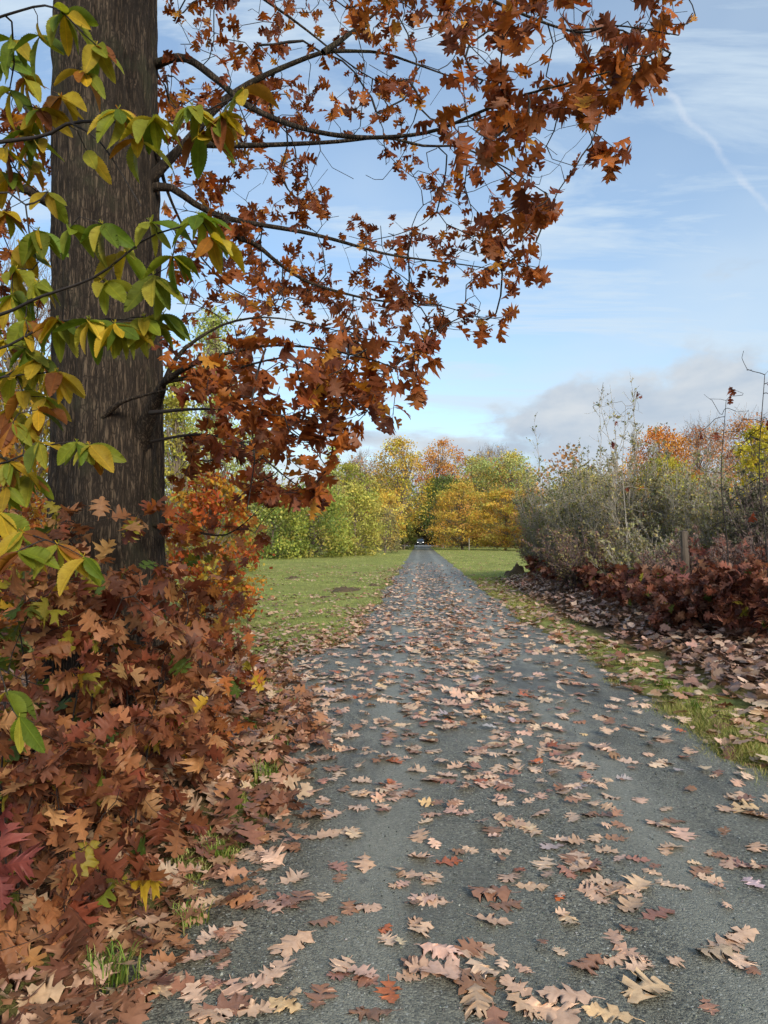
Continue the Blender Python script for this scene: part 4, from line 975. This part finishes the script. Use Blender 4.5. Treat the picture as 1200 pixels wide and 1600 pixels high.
FT = [
 # left shrubs at the meadow edge
 ('shrub','dense dark green shrub at the left end of the meadow edge','shrub','shrubs at the meadow edge',425,58,765,120,DG,'dome',.02,150,70,.22,.8,{}),
 ('shrub','broad green shrub in the middle of the meadow edge','shrub','shrubs at the meadow edge',490,62,752,130,[*DG,S(180,176,90)],'dome',.02,170,70,.22,.8,{}),
 ('shrub','yellow green shrub, rightmost of the big meadow edge shrubs','shrub','shrubs at the meadow edge',555,67,757,92,[S(188,182,92),S(172,170,86),S(200,188,98)],'dome',.02,150,60,.22,.8,{}),
 ('shrub','greyish thin twigged shrub beside the yellow green shrub','shrub','shrubs at the meadow edge',602,80,795,56,OL,'dome',.02,90,26,.2,.8,{'bare':900}),
 ('shrub','small olive bush close to the path mouth, on its left','shrub','shrubs at the meadow edge',632,105,818,34,[S(120,120,60),S(100,108,54)],'dome',.02,60,50,.24,.8,{}),
 # behind them
 ('pine_tree','light green conifer behind the dark meadow shrubs','tree',None,400,80,660,150,LG,'cone',.1,150,50,.26,.6,{}),
 ('larch_tree','pale yellow green larch seen through the oak leaves','tree',None,330,36,470,190,[S(176,180,100),S(160,168,88),S(190,188,116)],'cone',.05,220,60,.16,.5,{}),
 ('larch_tree','yellowing larch close behind the trunk on its right','tree',None,272,30,560,120,[S(186,176,86),S(164,162,76)],'cone',.05,150,60,.14,.5,{}),
 ('larch_tree','pale larch top rising left of the yellow tree','tree',None,520,84,690,60,[S(186,186,110),S(170,172,96)],'cone',.1,110,40,.24,.5,{}),
 ('beech_tree','bare pinkish tree with thin leaves left of the yellow tree','tree',None,566,125,712,76,PK,'round',.25,120,34,.28,.7,{'bare':1500}),
 ('beech_tree','tall bright yellow tree left of the path mouth','tree',None,622,112,682,92,[*YE,S(186,170,64)],'round',.12,190,55,.30,.7,{}),
 ('beech_tree','orange crowned tree rising behind the path mouth','tree',None,688,140,684,78,ORG,'round',.35,150,55,.34,.7,{}),
 ('beech_tree','dark green tree arching over the path mouth','tree',None,692,122,742,84,[S(104,116,56),S(122,126,60),S(90,104,54)],'round',.16,170,60,.30,.7,{}),
 ('beech_tree','golden orange beech with layered branches right of the path','tree','golden beeches',722,102,752,116,YO,'dome',.06,260,60,.24,.35,{}),
 ('beech_tree','yellow orange beech beside the golden one, farther right','tree','golden beeches',790,98,762,96,[*YO,S(176,150,56)],'dome',.06,210,60,.24,.35,{}),
 ('pine_tree','light green conifer above the golden beeches','tree',None,745,128,712,100,[*LG,S(196,186,100),S(206,184,92)],'dome',.2,170,60,.32,.6,{}),
 ('pine_tree','pale green conifer next to the right hand shrubs','tree',None,800,122,704,100,[*LG,S(200,186,96),S(210,180,88)],'dome',.2,180,60,.32,.6,{}),
 ('birch_tree','half bare pale tree behind the conifers','tree',None,770,190,700,70,[S(190,176,120)],'round',.3,90,14,.34,.7,{'bare':1200}),
 ('beech_tree','orange tree above the grey green shrubs','tree','autumn trees on the right',1030,82,666,104,ORG,'round',.25,190,60,.26,.7,{}),
 ('beech_tree','pinkish brown half bare tree between the orange and yellow ones','tree','autumn trees on the right',1098,86,664,120,[S(192,134,98),S(204,146,104),S(176,120,90)],'round',.25,150,34,.26,.7,{'bare':1300}),
 ('beech_tree','orange brown crown at the right frame edge, farther back','tree','autumn trees on the right',1172,95,648,130,[S(200,132,74),S(206,146,80)],'round',.25,160,46,.28,.7,{'bare':900}),
 ('maple_tree','bright yellow tree at the right frame edge','tree','autumn trees on the right',1192,58,662,84,[S(208,186,64),S(190,176,60),S(176,168,58)],'round',.1,170,60,.22,.7,{}),
 ('maple_tree','yellow green tree low behind the grey green shrubs','tree','autumn trees on the right',1040,60,712,110,[S(196,176,72),S(178,168,70),S(160,156,66)],'round',.05,170,60,.20,.7,{}),
 ('maple_tree','soft yellow tree peeping over the right hand shrubs','tree','autumn trees on the right',905,84,728,90,[S(190,176,84),S(172,166,80)],'round',.05,130,55,.24,.7,{}),
 ('beech_tree','low yellow tree left of the path mouth below the tall one','tree',None,606,98,768,56,[*YE,S(196,186,90)],'round',.05,110,50,.26,.6,{}),
 ('beech_tree','yellow green tree filling the gap behind the meadow shrubs','tree',None,545,96,722,80,[*YG,S(196,186,100)],'round',.05,140,50,.26,.6,{}),
 ('beech_tree','russet orange tree between the golden beeches and the hedge','tree',None,838,92,760,70,[S(200,150,84),S(186,136,80),S(210,168,92)],'round',.05,130,50,.24,.6,{}),
 # left woodland behind the chestnut
 ('beech_tree','yellow leaved tree left of the oak trunk','tree','trees left of the oak',30,14,560,230,[S(196,164,52),S(172,150,52),S(188,120,50),S(150,146,58)],'round',.05,200,42,.10,.7,{}),
 ('beech_tree','orange leaved small tree low beside the oak trunk','tree','trees left of the oak',-30,11,690,260,[S(176,104,50),S(150,84,46),S(192,140,56)],'dome',.02,170,42,.09,.7,{}),
 ('beech_tree','half bare tree against the sky beyond the chestnut leaves','tree','trees left of the oak',20,40,400,260,[S(176,170,110)],'round',.2,130,6,.14,.7,{'bare':1800}),
 ('beech_tree','orange red bush just past the trunk, under the oak leaves','tree',None,330,13,735,150,[S(196,112,50),S(178,90,46),S(200,150,54),S(176,160,70)],'dome',.05,120,46,.10,.7,{'bare':500}),
 ('beech_tree','green bush at the far left meadow margin behind the saplings','tree',None,330,34,790,150,[S(120,130,60),S(150,148,70),S(176,150,70)],'dome',.02,140,50,.16,.7,{}),
]
for k, (nm, lab, cat, grp, px, d, top, wp, colr, shp, cb, ncl, m, lf, fl, kw) in enumerate(FT):
    far_tree(nm, lab, cat, grp, px, d, top, wp, colr, shp, cb, ncl, m, lf, fl, seed=k, **kw)
# a trunk standing in the light beside the path mouth
# avenue trees that close over the path beyond the mouth
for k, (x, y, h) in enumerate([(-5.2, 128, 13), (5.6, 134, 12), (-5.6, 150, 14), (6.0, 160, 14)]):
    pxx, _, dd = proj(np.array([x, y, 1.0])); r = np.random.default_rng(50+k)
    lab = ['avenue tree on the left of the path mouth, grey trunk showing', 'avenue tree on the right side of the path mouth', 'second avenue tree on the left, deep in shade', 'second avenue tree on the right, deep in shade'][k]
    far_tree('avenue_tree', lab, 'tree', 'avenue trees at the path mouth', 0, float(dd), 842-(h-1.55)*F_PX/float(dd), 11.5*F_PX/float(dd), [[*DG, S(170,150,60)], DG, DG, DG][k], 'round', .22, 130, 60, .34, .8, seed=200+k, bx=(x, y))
# the wood behind: one mass
L = []; wr = np.random.default_rng(90)
for k in range(150):
    pxx = wr.uniform(-500, 1700); d = wr.uniform(185, 260)
    if k >= 120: pxx = wr.uniform(480, 920); d = wr.uniform(146, 184)
    x, y = ground_at(pxx, d)
    if abs(x-.5) < 8 and y < 200: continue
    H = wr.uniform(13, 20); ncl, m = 36, 19; C = crown_points(wr, ncl, H, 1.0, wr.uniform(4, 6.5), 'round')+[x, y, 0]
    cc = pal([[S(196,156,104), S(170,158,88), S(206,168,88), S(164,156,92), S(192,140,94)][wr.integers(5)]], ncl, .10)
    idx = np.repeat(np.arange(ncl), m); pos = C[idx]+wr.normal(0, 1.1, (ncl*m, 3)); pos[:, 2] = np.maximum(pos[:, 2], .1)
    V, Fq, C4 = leaf_quads(pos, wr.uniform(.5, 1.0, ncl*m), np.clip(cc[idx]*(1+wr.normal(0, .14, (ncl*m, 1))), .01, .9), wr); L.append((V, Fq, C4))
    T = np.array([[x, y, -.1], [x, y, H*.5], [x, y, H*.9]]); V, Fq = edges_mesh(T[:-1], T[1:], [.25, .18], [.18, .03], 4); L.append((V, Fq, np.tile([S(96, 82, 68)], (len(V), 1))))
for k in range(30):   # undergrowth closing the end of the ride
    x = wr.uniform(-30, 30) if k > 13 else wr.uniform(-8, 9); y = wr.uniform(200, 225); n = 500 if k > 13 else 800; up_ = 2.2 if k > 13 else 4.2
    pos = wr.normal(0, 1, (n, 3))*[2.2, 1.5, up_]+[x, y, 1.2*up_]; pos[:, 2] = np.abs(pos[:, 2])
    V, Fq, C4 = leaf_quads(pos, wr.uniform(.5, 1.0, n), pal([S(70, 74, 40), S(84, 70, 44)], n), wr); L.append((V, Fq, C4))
o = 0; Vs, Fs, Cs = [], [], []
for V, Fq, C in L: Vs.append(V); Fs.append(Fq+o); Cs.append(C); o += len(V)
tag(add('forest', mesh_data('forest', np.concatenate(Vs), np.concatenate(Fs), M_FAR, np.concatenate(Cs), None, False)), 'distant autumn wood closing the horizon', 'wood', kind='stuff')

# ---------------------------------------------------------------- right hand hedge: shrubs, whips, saplings, fence
def thicket(name, label, group, bx, by, H, Rr, nst, ntw, nleaf, leafcol, barkm, seed, leaf=.045, cat='shrub', lean=.35, top_sparse=.55, whips=0):
    r = np.random.default_rng(3000+seed); z0 = gz(bx, by); rt = root(name, (bx, by, z0), label, cat, group)
    st = []; tips = []; E0, E1, Ra, Rb = [], [], [], []
    for k in range(nst):
        a = r.random()*6.283; q = math.sqrt(r.random()); b = np.array([bx, by, z0-.05])+np.array([math.cos(a), math.sin(a), 0])*q*Rr*.35
        out = np.array([math.cos(a), math.sin(a), 0])*Rr*(.35+.65*q)*r.uniform(.5, 1.1); h = H*r.uniform(.55, 1.0)*(1-.35*q)
        if k < whips: h = H*r.uniform(1.05, 1.35)
        t = np.linspace(0, 1, 9)[:, None]; p = b+out*t**(1.3)*lean*2+np.array([0, 0, h])*t+np.cumsum(r.normal(0, .012*h, (9, 3)), 0)*[1, 1, .3]
        st.append(p); E0.append(p[:-1]); E1.append(p[1:]); rad = np.linspace(.010+.003*H, .003, 9); Ra.append(rad[:-1]); Rb.append(rad[1:])
    st = np.array(st)
    # twigs from stems
    i = r.integers(0, nst, ntw); t = r.uniform(.1, .98, ntw)*8; k = np.minimum(t.astype(int), 7); f = (t-k)[:, None]
    o = st[i, k]*(1-f)+st[i, k+1]*f; dr = unit(unit(st[i, k+1]-st[i, k])*.9+r.normal(0, .55, (ntw, 3))+[0, 0, .15])
    Ln = r.uniform(.06, .22, (ntw, 1))*H*(1.1-t[:, None]/10); e = o+dr*Ln
    E0.append(o); E1.append(e); Ra.append(np.full(ntw, .0070)); Rb.append(np.full(ntw, .0045))
    n2 = ntw*2; j = r.integers(0, ntw, n2); f = r.uniform(.3, 1, (n2, 1)); o2 = o[j]+(e[j]-o[j])*f; d2 = unit(dr[j]+r.normal(0, .6, (n2, 3))); e2 = o2+d2*Ln[j]*r.uniform(.3, .7, (n2, 1))
    E0.append(o2); E1.append(e2); Ra.append(np.full(n2, .0050)); Rb.append(np.full(n2, .0034))
    V, Fq = edges_mesh(np.concatenate(E0), np.concatenate(E1), np.concatenate(Ra), np.concatenate(Rb), 3)
    V[:, 2] = np.maximum(V[:, 2], z0-.1)
    add('stems', mesh_data('stems', V, Fq, barkm), rt, kind='stuff')
    if nleaf:
        j = r.integers(0, n2, nleaf); f = r.random((nleaf, 1)); pos = o2[j]+(e2[j]-o2[j])*f+r.normal(0, .02, (nleaf, 3))
        hz = (pos[:, 2]-z0)/H; keep = (r.random(nleaf) > np.clip((hz-.6)/.5, 0, 1)*top_sparse) & (pos[:, 2] > z0+.05); pos = pos[keep]; n = len(pos)
        V, Fq, C4 = leaf_quads(pos, leaf*r.uniform(.6, 1.4, n), pal(leafcol, n, .18), r)
        add('leaves', mesh_data('leaves', V, Fq, M_FAR, C4, None, False), rt, kind='stuff')
    return rt
GG = [S(162, 156, 106), S(144, 140, 94), S(178, 170, 122), S(126, 124, 84), S(188, 172, 104), S(152, 132, 100)]
DGG = [S(122, 126, 78), S(138, 140, 88), S(106, 112, 72), S(160, 154, 98), S(138, 128, 98)]
PB = [S(140, 110, 98), S(120, 92, 84), S(156, 126, 108)]
HS = [ # px, depth, top py, width px, label, colours, bark, counts
 (868,26,706,110,'grey green shrub at the far end of the right hedge',DGG,M_GREYTWIG,50,900,9000,1),
 (925,23,690,120,'tall grey green shrub with dark leafy tips on the right',[*GG,*DGG],M_GREYTWIG,60,1000,10000,2),
 (985,20,672,130,'tallest grey shrub with long bare shoots against the cloud',GG,M_GREYTWIG,60,1100,9000,4),
 (1065,19,690,130,'silvery green shrub right of the tallest grey shrub',[*GG,S(150,156,124)],M_GREYTWIG,60,1000,12000,1),
 (1140,17,720,130,'grey green shrub behind the fence post, right of the silvery one',GG,M_GREYTWIG,50,900,9000,1),
 (1215,15,700,150,'dark grey shrub at the right frame edge',[S(100,98,76),S(84,84,64)],M_PURPLETWIG,50,900,8000,1),
 (850,29,775,90,'low brown twiggy bush where the hedge meets the meadow',[*PB,*OL],M_PURPLETWIG,60,900,5000,0),
 (925,19,800,150,'low grey brown thicket at the foot of the hedge',[*OL,*PB],M_PURPLETWIG,60,1000,6000,0),
 (1010,16,808,160,'low twiggy thicket in front of the tallest grey shrub',[*OL,*GG],M_GREYTWIG,60,1000,6000,0),
 (1100,13.5,820,170,'purplish bramble thicket around the fence post',PB,M_PURPLETWIG,60,1000,4500,0),
 (1195,11.5,815,170,'purplish thicket at the right frame edge',PB,M_PURPLETWIG,60,1000,4500,0),
]
for k, (px, d, top, wp, lab, cs, bk, nst, ntw, nl, wh) in enumerate(HS):
    x, y = ground_at(px, d); z0 = gz(x, y); H = (842-top)/F_PX*d+1.55-z0; Rr = wp/2/F_PX*d
    thicket('hedge_shrub', lab, 'shrubs of the right hedge', x, y, H*1.16, Rr*1.25, int(nst*1.2), int(ntw*1.45), int(nl*1.15), cs, bk, k, .042+.0011*d, whips=wh)
# bare whips in front
for k, (px, d, top, n_, lab) in enumerate([(978,17.5,604,9,'bare pale birch whip with red leaf scraps rising above the hedge'),(1135,11,588,8,'dark bare sapling with forked shoots at the right'),(1196,9.5,540,7,'dark bare shoots cut by the right frame edge')]):
    x, y = ground_at(px, d); z0 = gz(x, y); H = (842-top)/F_PX*d+1.55-z0
    r = np.random.default_rng(600+k); rt = root('bare_sapling', (x, y, z0), lab, 'sapling', 'bare saplings in the hedge')
    sk = Skel(); base = np.array([x, y, z0-.05]); Q = sk.limb(np.array([base, base+[.02, 0, H*.3], base+[-.05, .03, H*.6], base+[.03, 0, H*.92]]), .12)
    bk = M_GREYTWIG if k == 0 else M_TWIG
    V, Fq = tube(Q, np.linspace(.013 if k else .018, .004, len(Q)), 6); add('stem', mesh_data('stem', V, Fq, bk), rt)
    m = 42; hh = r.uniform(.4, 1.0, m); A = np.c_[r.normal(0, .17*H*.55, (m, 2))*(1.15-hh[:, None]*.55), hh*H]+base
    sk.grow(A, r, .12, -.22, .012); P0, P1, ra, rb = sk.twig_edges(.0028, .42, .012); V, Fq = edges_mesh(P0, P1, ra, rb, 4); add('twigs', mesh_data('twigs', V, Fq, bk), rt, kind='stuff')
    ms_ = [mesh_data('leaf', tv, tf, M_LEAF_O, None, tu) for tv, tf, tu in T_OAK_MD[:3]]
    for q in range(n_):
        p = A[r.integers(m)]; R = frames(np.array([[r.normal(0, .5), r.normal(0, .5), -1.0]]), r.normal(size=(1, 3)))[0]
        add('leaf', ms_[q % 3], rt, pal([S(96, 40, 34), S(130, 66, 40)], 1)[0], mat4(R, r.uniform(.10, .16), p))
# red brown oak sprouts along the foot of the hedge
RS = [S(132, 82, 66), S(108, 68, 57), S(150, 96, 76), S(170, 122, 100), S(94, 58, 51)]
rr_ = np.random.default_rng(31)
RSP = [(842,26,.7),(872,23,.7),(905,20.5,.72),(935,18,.72),(968,16.2,.75),(1000,14.6,.78),(1030,13.2,.8),(1062,11.4,.72),(1096,11.6,.85),(1122,11,.85),(1150,10.6,.9),(1180,10.1,.95),(1215,9.7,.95),(1110,13.6,1.15),(1180,12,1.15)]
RLAB = ['farthest red brown oak sprout, by the meadow','second farthest oak sprout below the hedge','oak sprout with dull brown leaves below the dark tipped shrub','oak sprout left of the tallest grey shrub','oak sprout under the bare birch whip','oak sprout with rusty leaves just right of the birch whip','oak sprout left of the fence post','oak sprout at the foot of the fence post','oak sprout just right of the fence post','oak sprout with crimson leaves right of the fence post','oak sprout below the dark bare sapling','oak sprout with dull red leaves near the right frame edge','nearest oak sprout, at the right frame edge','taller pink red oak sprout behind the fence wire','taller dark red oak sprout near the right frame edge']
for k, (px, d, h) in enumerate(RSP):
    x, y = ground_at(px, d)
    cs = [S(148, 100, 86), S(168, 122, 106), S(120, 72, 62), S(110, 80, 68)] if 'pink' in RLAB[k] or 'crimson' in RLAB[k] else RS
    sapling('oak_sprout', x, y, h, .62, 44, RLAB[k], 'oak sprouts below the right hedge', rr_, cs, None, (.12, .19), d < 14.5, 4, 3, 36, .03, 'sprout')
# fence
M_POST = simple_mat('weathered_post', S(104, 92, 80), .9, 12, .5, .004, stretch=(1, 1, .15))
M_WIRE = simple_mat('rusty_wire', S(96, 84, 76), .6, 40, .3, metallic=.6)
fpts = [(4.22, 12.0), (5.35, 9.2), (5.3, 15.0), (5.6, 6.4)]
fr = root('wire_fence', (4.22, 12.0, gz(4.22, 12.0)), 'weathered wooden post and wire fence half hidden in the right hedge', 'fence')
for k, (x, y) in enumerate(fpts):
    z0 = gz(x, y); hgt = 1.67-z0 if k == 0 else 1.55-z0-.04*k
    r = np.random.default_rng(70+k); zs = np.linspace(-.2, hgt, 14); P = np.c_[x+.012*np.sin(zs*3+k)+.02*zs*r.normal(), y+0*zs, z0+zs]
    V, Fq = tube(P, .056*(1+.05*r.normal(size=14)), 11); V += r.normal(0, .002, V.shape)
    V = np.vstack([V, [P[-1]+[0, 0, .012]]]); t0 = 13*11
    cap = np.array([[t0+a, t0+(a+1) % 11, len(V)-1, len(V)-1] for a in range(11)])[:, [0, 1, 2]]
    me = bpy.data.meshes.new('post'); me.from_pydata([tuple(v) for v in V], [], [tuple(int(a) for a in f) for f in Fq]+[tuple(int(a) for a in f) for f in cap]); me.materials.append(M_POST); me.update()
    add('post', me, fr)
for zz_ in (1.42, 1.02, .64):
    for a, b in ((2, 0), (0, 1), (1, 3)):
        p, q = np.array([*fpts[a], zz_]), np.array([*fpts[b], zz_]); t = np.linspace(0, 1, 9)[:, None]; P = p+(q-p)*t-np.array([0, 0, .05])*(t*(1-t)*4); P[:, 0] -= .06
        V, Fq = tube(P, .0022, 5); add('wire', mesh_data('wire', V, Fq, M_WIRE), fr)
# pale stake at the right meadow's far edge
x, y = ground_at(733, 96); z0 = gz(x, y); V, Fq = tube(np.c_[np.full(8, x), np.full(8, y), z0+np.linspace(-.1, 1.6, 8)], .075*np.linspace(1.05, .95, 8), 9)
tag(add('stake', mesh_data('stake', V, Fq, simple_mat('pale_wood', S(150, 142, 124), .85, 8, .3, stretch=(1, 1, .2)))), 'pale wooden stake standing before the golden beeches', 'post')

# dug up earth in the grass
M_SOIL = simple_mat('dark_soil', S(96, 80, 60), .95, 30, .5, .01)
def mound(px, py, w, h, lab, name='molehill', seed=0):
    x, y = unproj_ground(px, py); r = np.random.default_rng(seed); n1, n2 = 26, 12; th = np.linspace(0, 6.283, n1, endpoint=False); q = np.linspace(0, 1, n2)
    TH, Q = np.meshgrid(th, q); X, Y = np.cos(TH)*Q, np.sin(TH)*Q
    nz = fbm(np.stack([X.ravel()*3+seed*7, Y.ravel()*3, 0*X.ravel()], 1), 4).reshape(X.shape)
    wob = 1+.25*fbm(np.stack([np.cos(TH).ravel()*1.2+seed, np.sin(TH).ravel()*1.2, 0*TH.ravel()], 1), 2).reshape(X.shape)
    Xw, Yw = x+X*w*.5*wob, y+Y*w*.45*wob; Zw = gh(Xw, Yw)-.02+h*np.clip((1-Q**3.5)*(.7+.55*nz), -.05, None)
    V = np.stack([Xw, Yw, Zw], -1).reshape(-1, 3); i = np.arange(n2-1)[:, None]*n1; j = np.arange(n1)[None]; j2 = (j+1) % n1
    o = add(name, mesh_data(name, V, np.stack([i+j, i+j2, i+n1+j2, i+n1+j], -1).reshape(-1, 4), M_SOIL, None, None, False)); tag(o, lab, 'molehill' if name == 'molehill' else 'root clump', 'bare earth patches in the meadow' if name == 'molehill' else None)
mound(537, 923, .95, .12, 'largest dark earth patch in the left meadow near the path', seed=1)
mound(585, 916, .5, .09, 'dark earth patch closest to the path on the left', seed=2)
mound(456, 903, .6, .09, 'small dark earth patch far left in the meadow', seed=3)
mound(556, 896, .5, .08, 'faint earth patch in the middle of the left meadow', seed=4)
mound(508, 932, .4, .07, 'small earth patch left of the largest one', seed=5)
mound(806, 903, .95, .34, 'dark upturned root clump at the end of the right hedge', 'root_clump', 6)
mound(855, 932, .7, .08, 'dark earth patch on the right verge below the hedge', seed=7)

# ---------------------------------------------------------------- car at the end of the path
def car():
    cx, cyy = ground_at(657, 172); rt = root('car', (cx, cyy, .04), 'dark car with lit headlights facing us at the path end', 'car')
    Mb = simple_mat('dark_paint', (.03, .032, .036), .25, 3, .1, spec=.6); Mg = simple_mat('car_glass', (.10, .12, .14), .08, 3, .1, spec=.8)
    Mt = simple_mat('tyre_rubber', (.012, .012, .012), .9, 20, .2); Mc = simple_mat('chrome', (.55, .55, .56), .25, 5, .1, metallic=1); Mw = simple_mat('plate', (.8, .8, .76), .5, 5, .05)
    m, t, out = new_mat('headlight'); e = N(t, 'ShaderNodeEmission'); e.inputs[0].default_value = (1, .96, .88, 1); e.inputs[1].default_value = 1.6; t.links.new(e.outputs[0], out.inputs[0])
    def loft(name, secs, mat, par=rt):   # sections: y, list of (x, z)
        n = len(secs[0][1]); V = np.array([(cx+x, cyy+y, .04+z) for y, s in secs for x, z in s]); Fq = []
        for a in range(len(secs)-1):
            for b in range(n): Fq.append((a*n+b, a*n+(b+1) % n, (a+1)*n+(b+1) % n, (a+1)*n+b))
        me = bpy.data.meshes.new(name); me.from_pydata([tuple(v) for v in V], [], Fq+[tuple(range(n))[::-1], tuple(range((len(secs)-1)*n, len(secs)*n))]); me.materials.append(mat); me.update()
        return add(name, me, par)
    def sec(w, z0, z1, c=.12): return [(-w, z0+c), (-w+c, z0), (w-c, z0), (w, z0+c), (w, z1-c), (w-c, z1), (-w+c, z1), (-w, z1-c)]
    loft('body', [(0, sec(.78, .28, .78)), (.25, sec(.88, .24, .90)), (1.3, sec(.92, .24, 1.02)), (3.9, sec(.92, .24, 1.05)), (4.4, sec(.84, .28, 1.0))], Mb)
    loft('cabin', [(1.25, sec(.82, .96, 1.04, .03)), (1.95, sec(.70, .96, 1.55)), (3.4, sec(.70, .96, 1.58)), (4.3, sec(.78, .96, 1.1, .03))], Mb)
    loft('windscreen', [(1.27, sec(.74, 1.03, 1.07, .01)), (1.88, sec(.62, 1.40, 1.50, .03))], Mg)
    for s in (-1, 1):
        for y in (.85, 3.55):
            th = np.linspace(0, 6.283, 17)[:-1]; P = np.array([[cx+s*.92+q*.11, cyy+y, .04+.33] for q in (-1, -.7, .7, 1)]); V = []
            for p, rad in zip(P, (.27, .33, .33, .27)): V += [p+[0, math.cos(a)*rad, math.sin(a)*rad] for a in th]
            Fq = [(a*16+b, a*16+(b+1) % 16, (a+1)*16+(b+1) % 16, (a+1)*16+b) for a in range(3) for b in range(16)]
            me = bpy.data.meshes.new('wheel'); me.from_pydata([tuple(v) for v in V], [], Fq+[tuple(range(16)), tuple(range(48, 64))]); me.materials.append(Mt); me.update(); add('wheel', me, rt)
        hl = loft('headlight', [(-.01, [(s*.60+a*.13, .70+b*.07) for a, b in ((-1, -.6), (-.6, -1), (.6, -1), (1, -.6), (1, .6), (.6, 1), (-.6, 1), (-1, .6))]), (.2, [(s*.62+a*.2, .70+b*.12) for a, b in ((-1, -.6), (-.6, -1), (.6, -1), (1, -.6), (1, .6), (.6, 1), (-.6, 1), (-1, .6))])], m)
        loft('mirror', [(1.45, [(s*1.0+a*.1, 1.08+b*.08) for a, b in ((-1, -.5), (-.5, -1), (.5, -1), (1, -.5), (1, .5), (.5, 1), (-.5, 1), (-1, .5))]), (1.6, [(s*.98+a*.09, 1.08+b*.07) for a, b in ((-1, -.5), (-.5, -1), (.5, -1), (1, -.5), (1, .5), (.5, 1), (-.5, 1), (-1, .5))])], Mb)
    loft('grille', [(-.02, sec(.36, .60, .78, .03)), (.1, sec(.36, .60, .78, .03))], Mc)
    loft('bumper', [(-.06, sec(.80, .30, .50, .06)), (.15, sec(.88, .28, .52, .06))], Mb)
    loft('number_plate', [(-.085, sec(.26, .42, .53, .01)), (-.06, sec(.26, .42, .53, .01))], Mw)
car()

# ---------------------------------------------------------------- grass tufts on the path edge
TU = [(418,1225,.13,'upright grass tuft on the left path edge, tallest'),(345,1345,.09,'small grass tuft at the left path edge below the tallest one'),(295,1440,.08,'small bright grass tuft among leaves at the left path edge'),
 (175,1530,.12,'sprawling grass tuft near the bottom left corner'),(370,1270,.08,'thin grass tuft just left of the tallest one'),(452,1105,.10,'low grass tuft under the last sapling'),(430,1165,.08,'short tuft on the bank edge below the saplings'),
 (1090,1110,.09,'grass tuft on the right verge near the frame edge'),(1040,1075,.09,'grass tuft on the right verge beside the litter'),(975,1025,.10,'grass tuft on the right verge, farther up')]
for k, (px, py, h, lab) in enumerate(TU):
    x, y = unproj_ground(px, py); r = np.random.default_rng(400+k); n = 110
    bx, by = x+r.normal(0, h*.35, n), y+r.normal(0, h*.3, n); a = r.random(n)*6.283; hh = h*r.uniform(.5, 1.15, n); bz = surf_z(bx, by)-.008
    P = np.stack([bx, by, bz], 1); le = np.c_[np.cos(a), np.sin(a)]*(r.uniform(.1, .8, n)*hh)[:, None]; wv = np.c_[-np.sin(a), np.cos(a), 0*a]*.0022*(.8+.25*y**.5)
    m1 = P+np.c_[le*.25, hh*.6]; m2 = P+np.c_[le*.7, hh*.95]; tp = P+np.c_[le*1.2, hh*1.0]
    V = np.stack([P-wv, P+wv, m1+wv*.9, m1-wv*.9, m2+wv*.6, m2-wv*.6, tp], 1).reshape(-1, 3); b = np.arange(n)[:, None]*7
    Fc = np.concatenate([b+[0, 1, 2], b+[0, 2, 3], b+[3, 2, 4], b+[3, 4, 5], b+[5, 4, 6]])
    c = pal([S(104, 128, 44), S(128, 146, 58), S(150, 148, 78), S(86, 110, 38)], n, .15)
    tag(add('grass_tuft', mesh_data('grass_tuft', V, Fc, M_GRASS, np.repeat(c, 7, 0), None, False)), lab, 'grass tuft', 'grass tufts along the path edges')
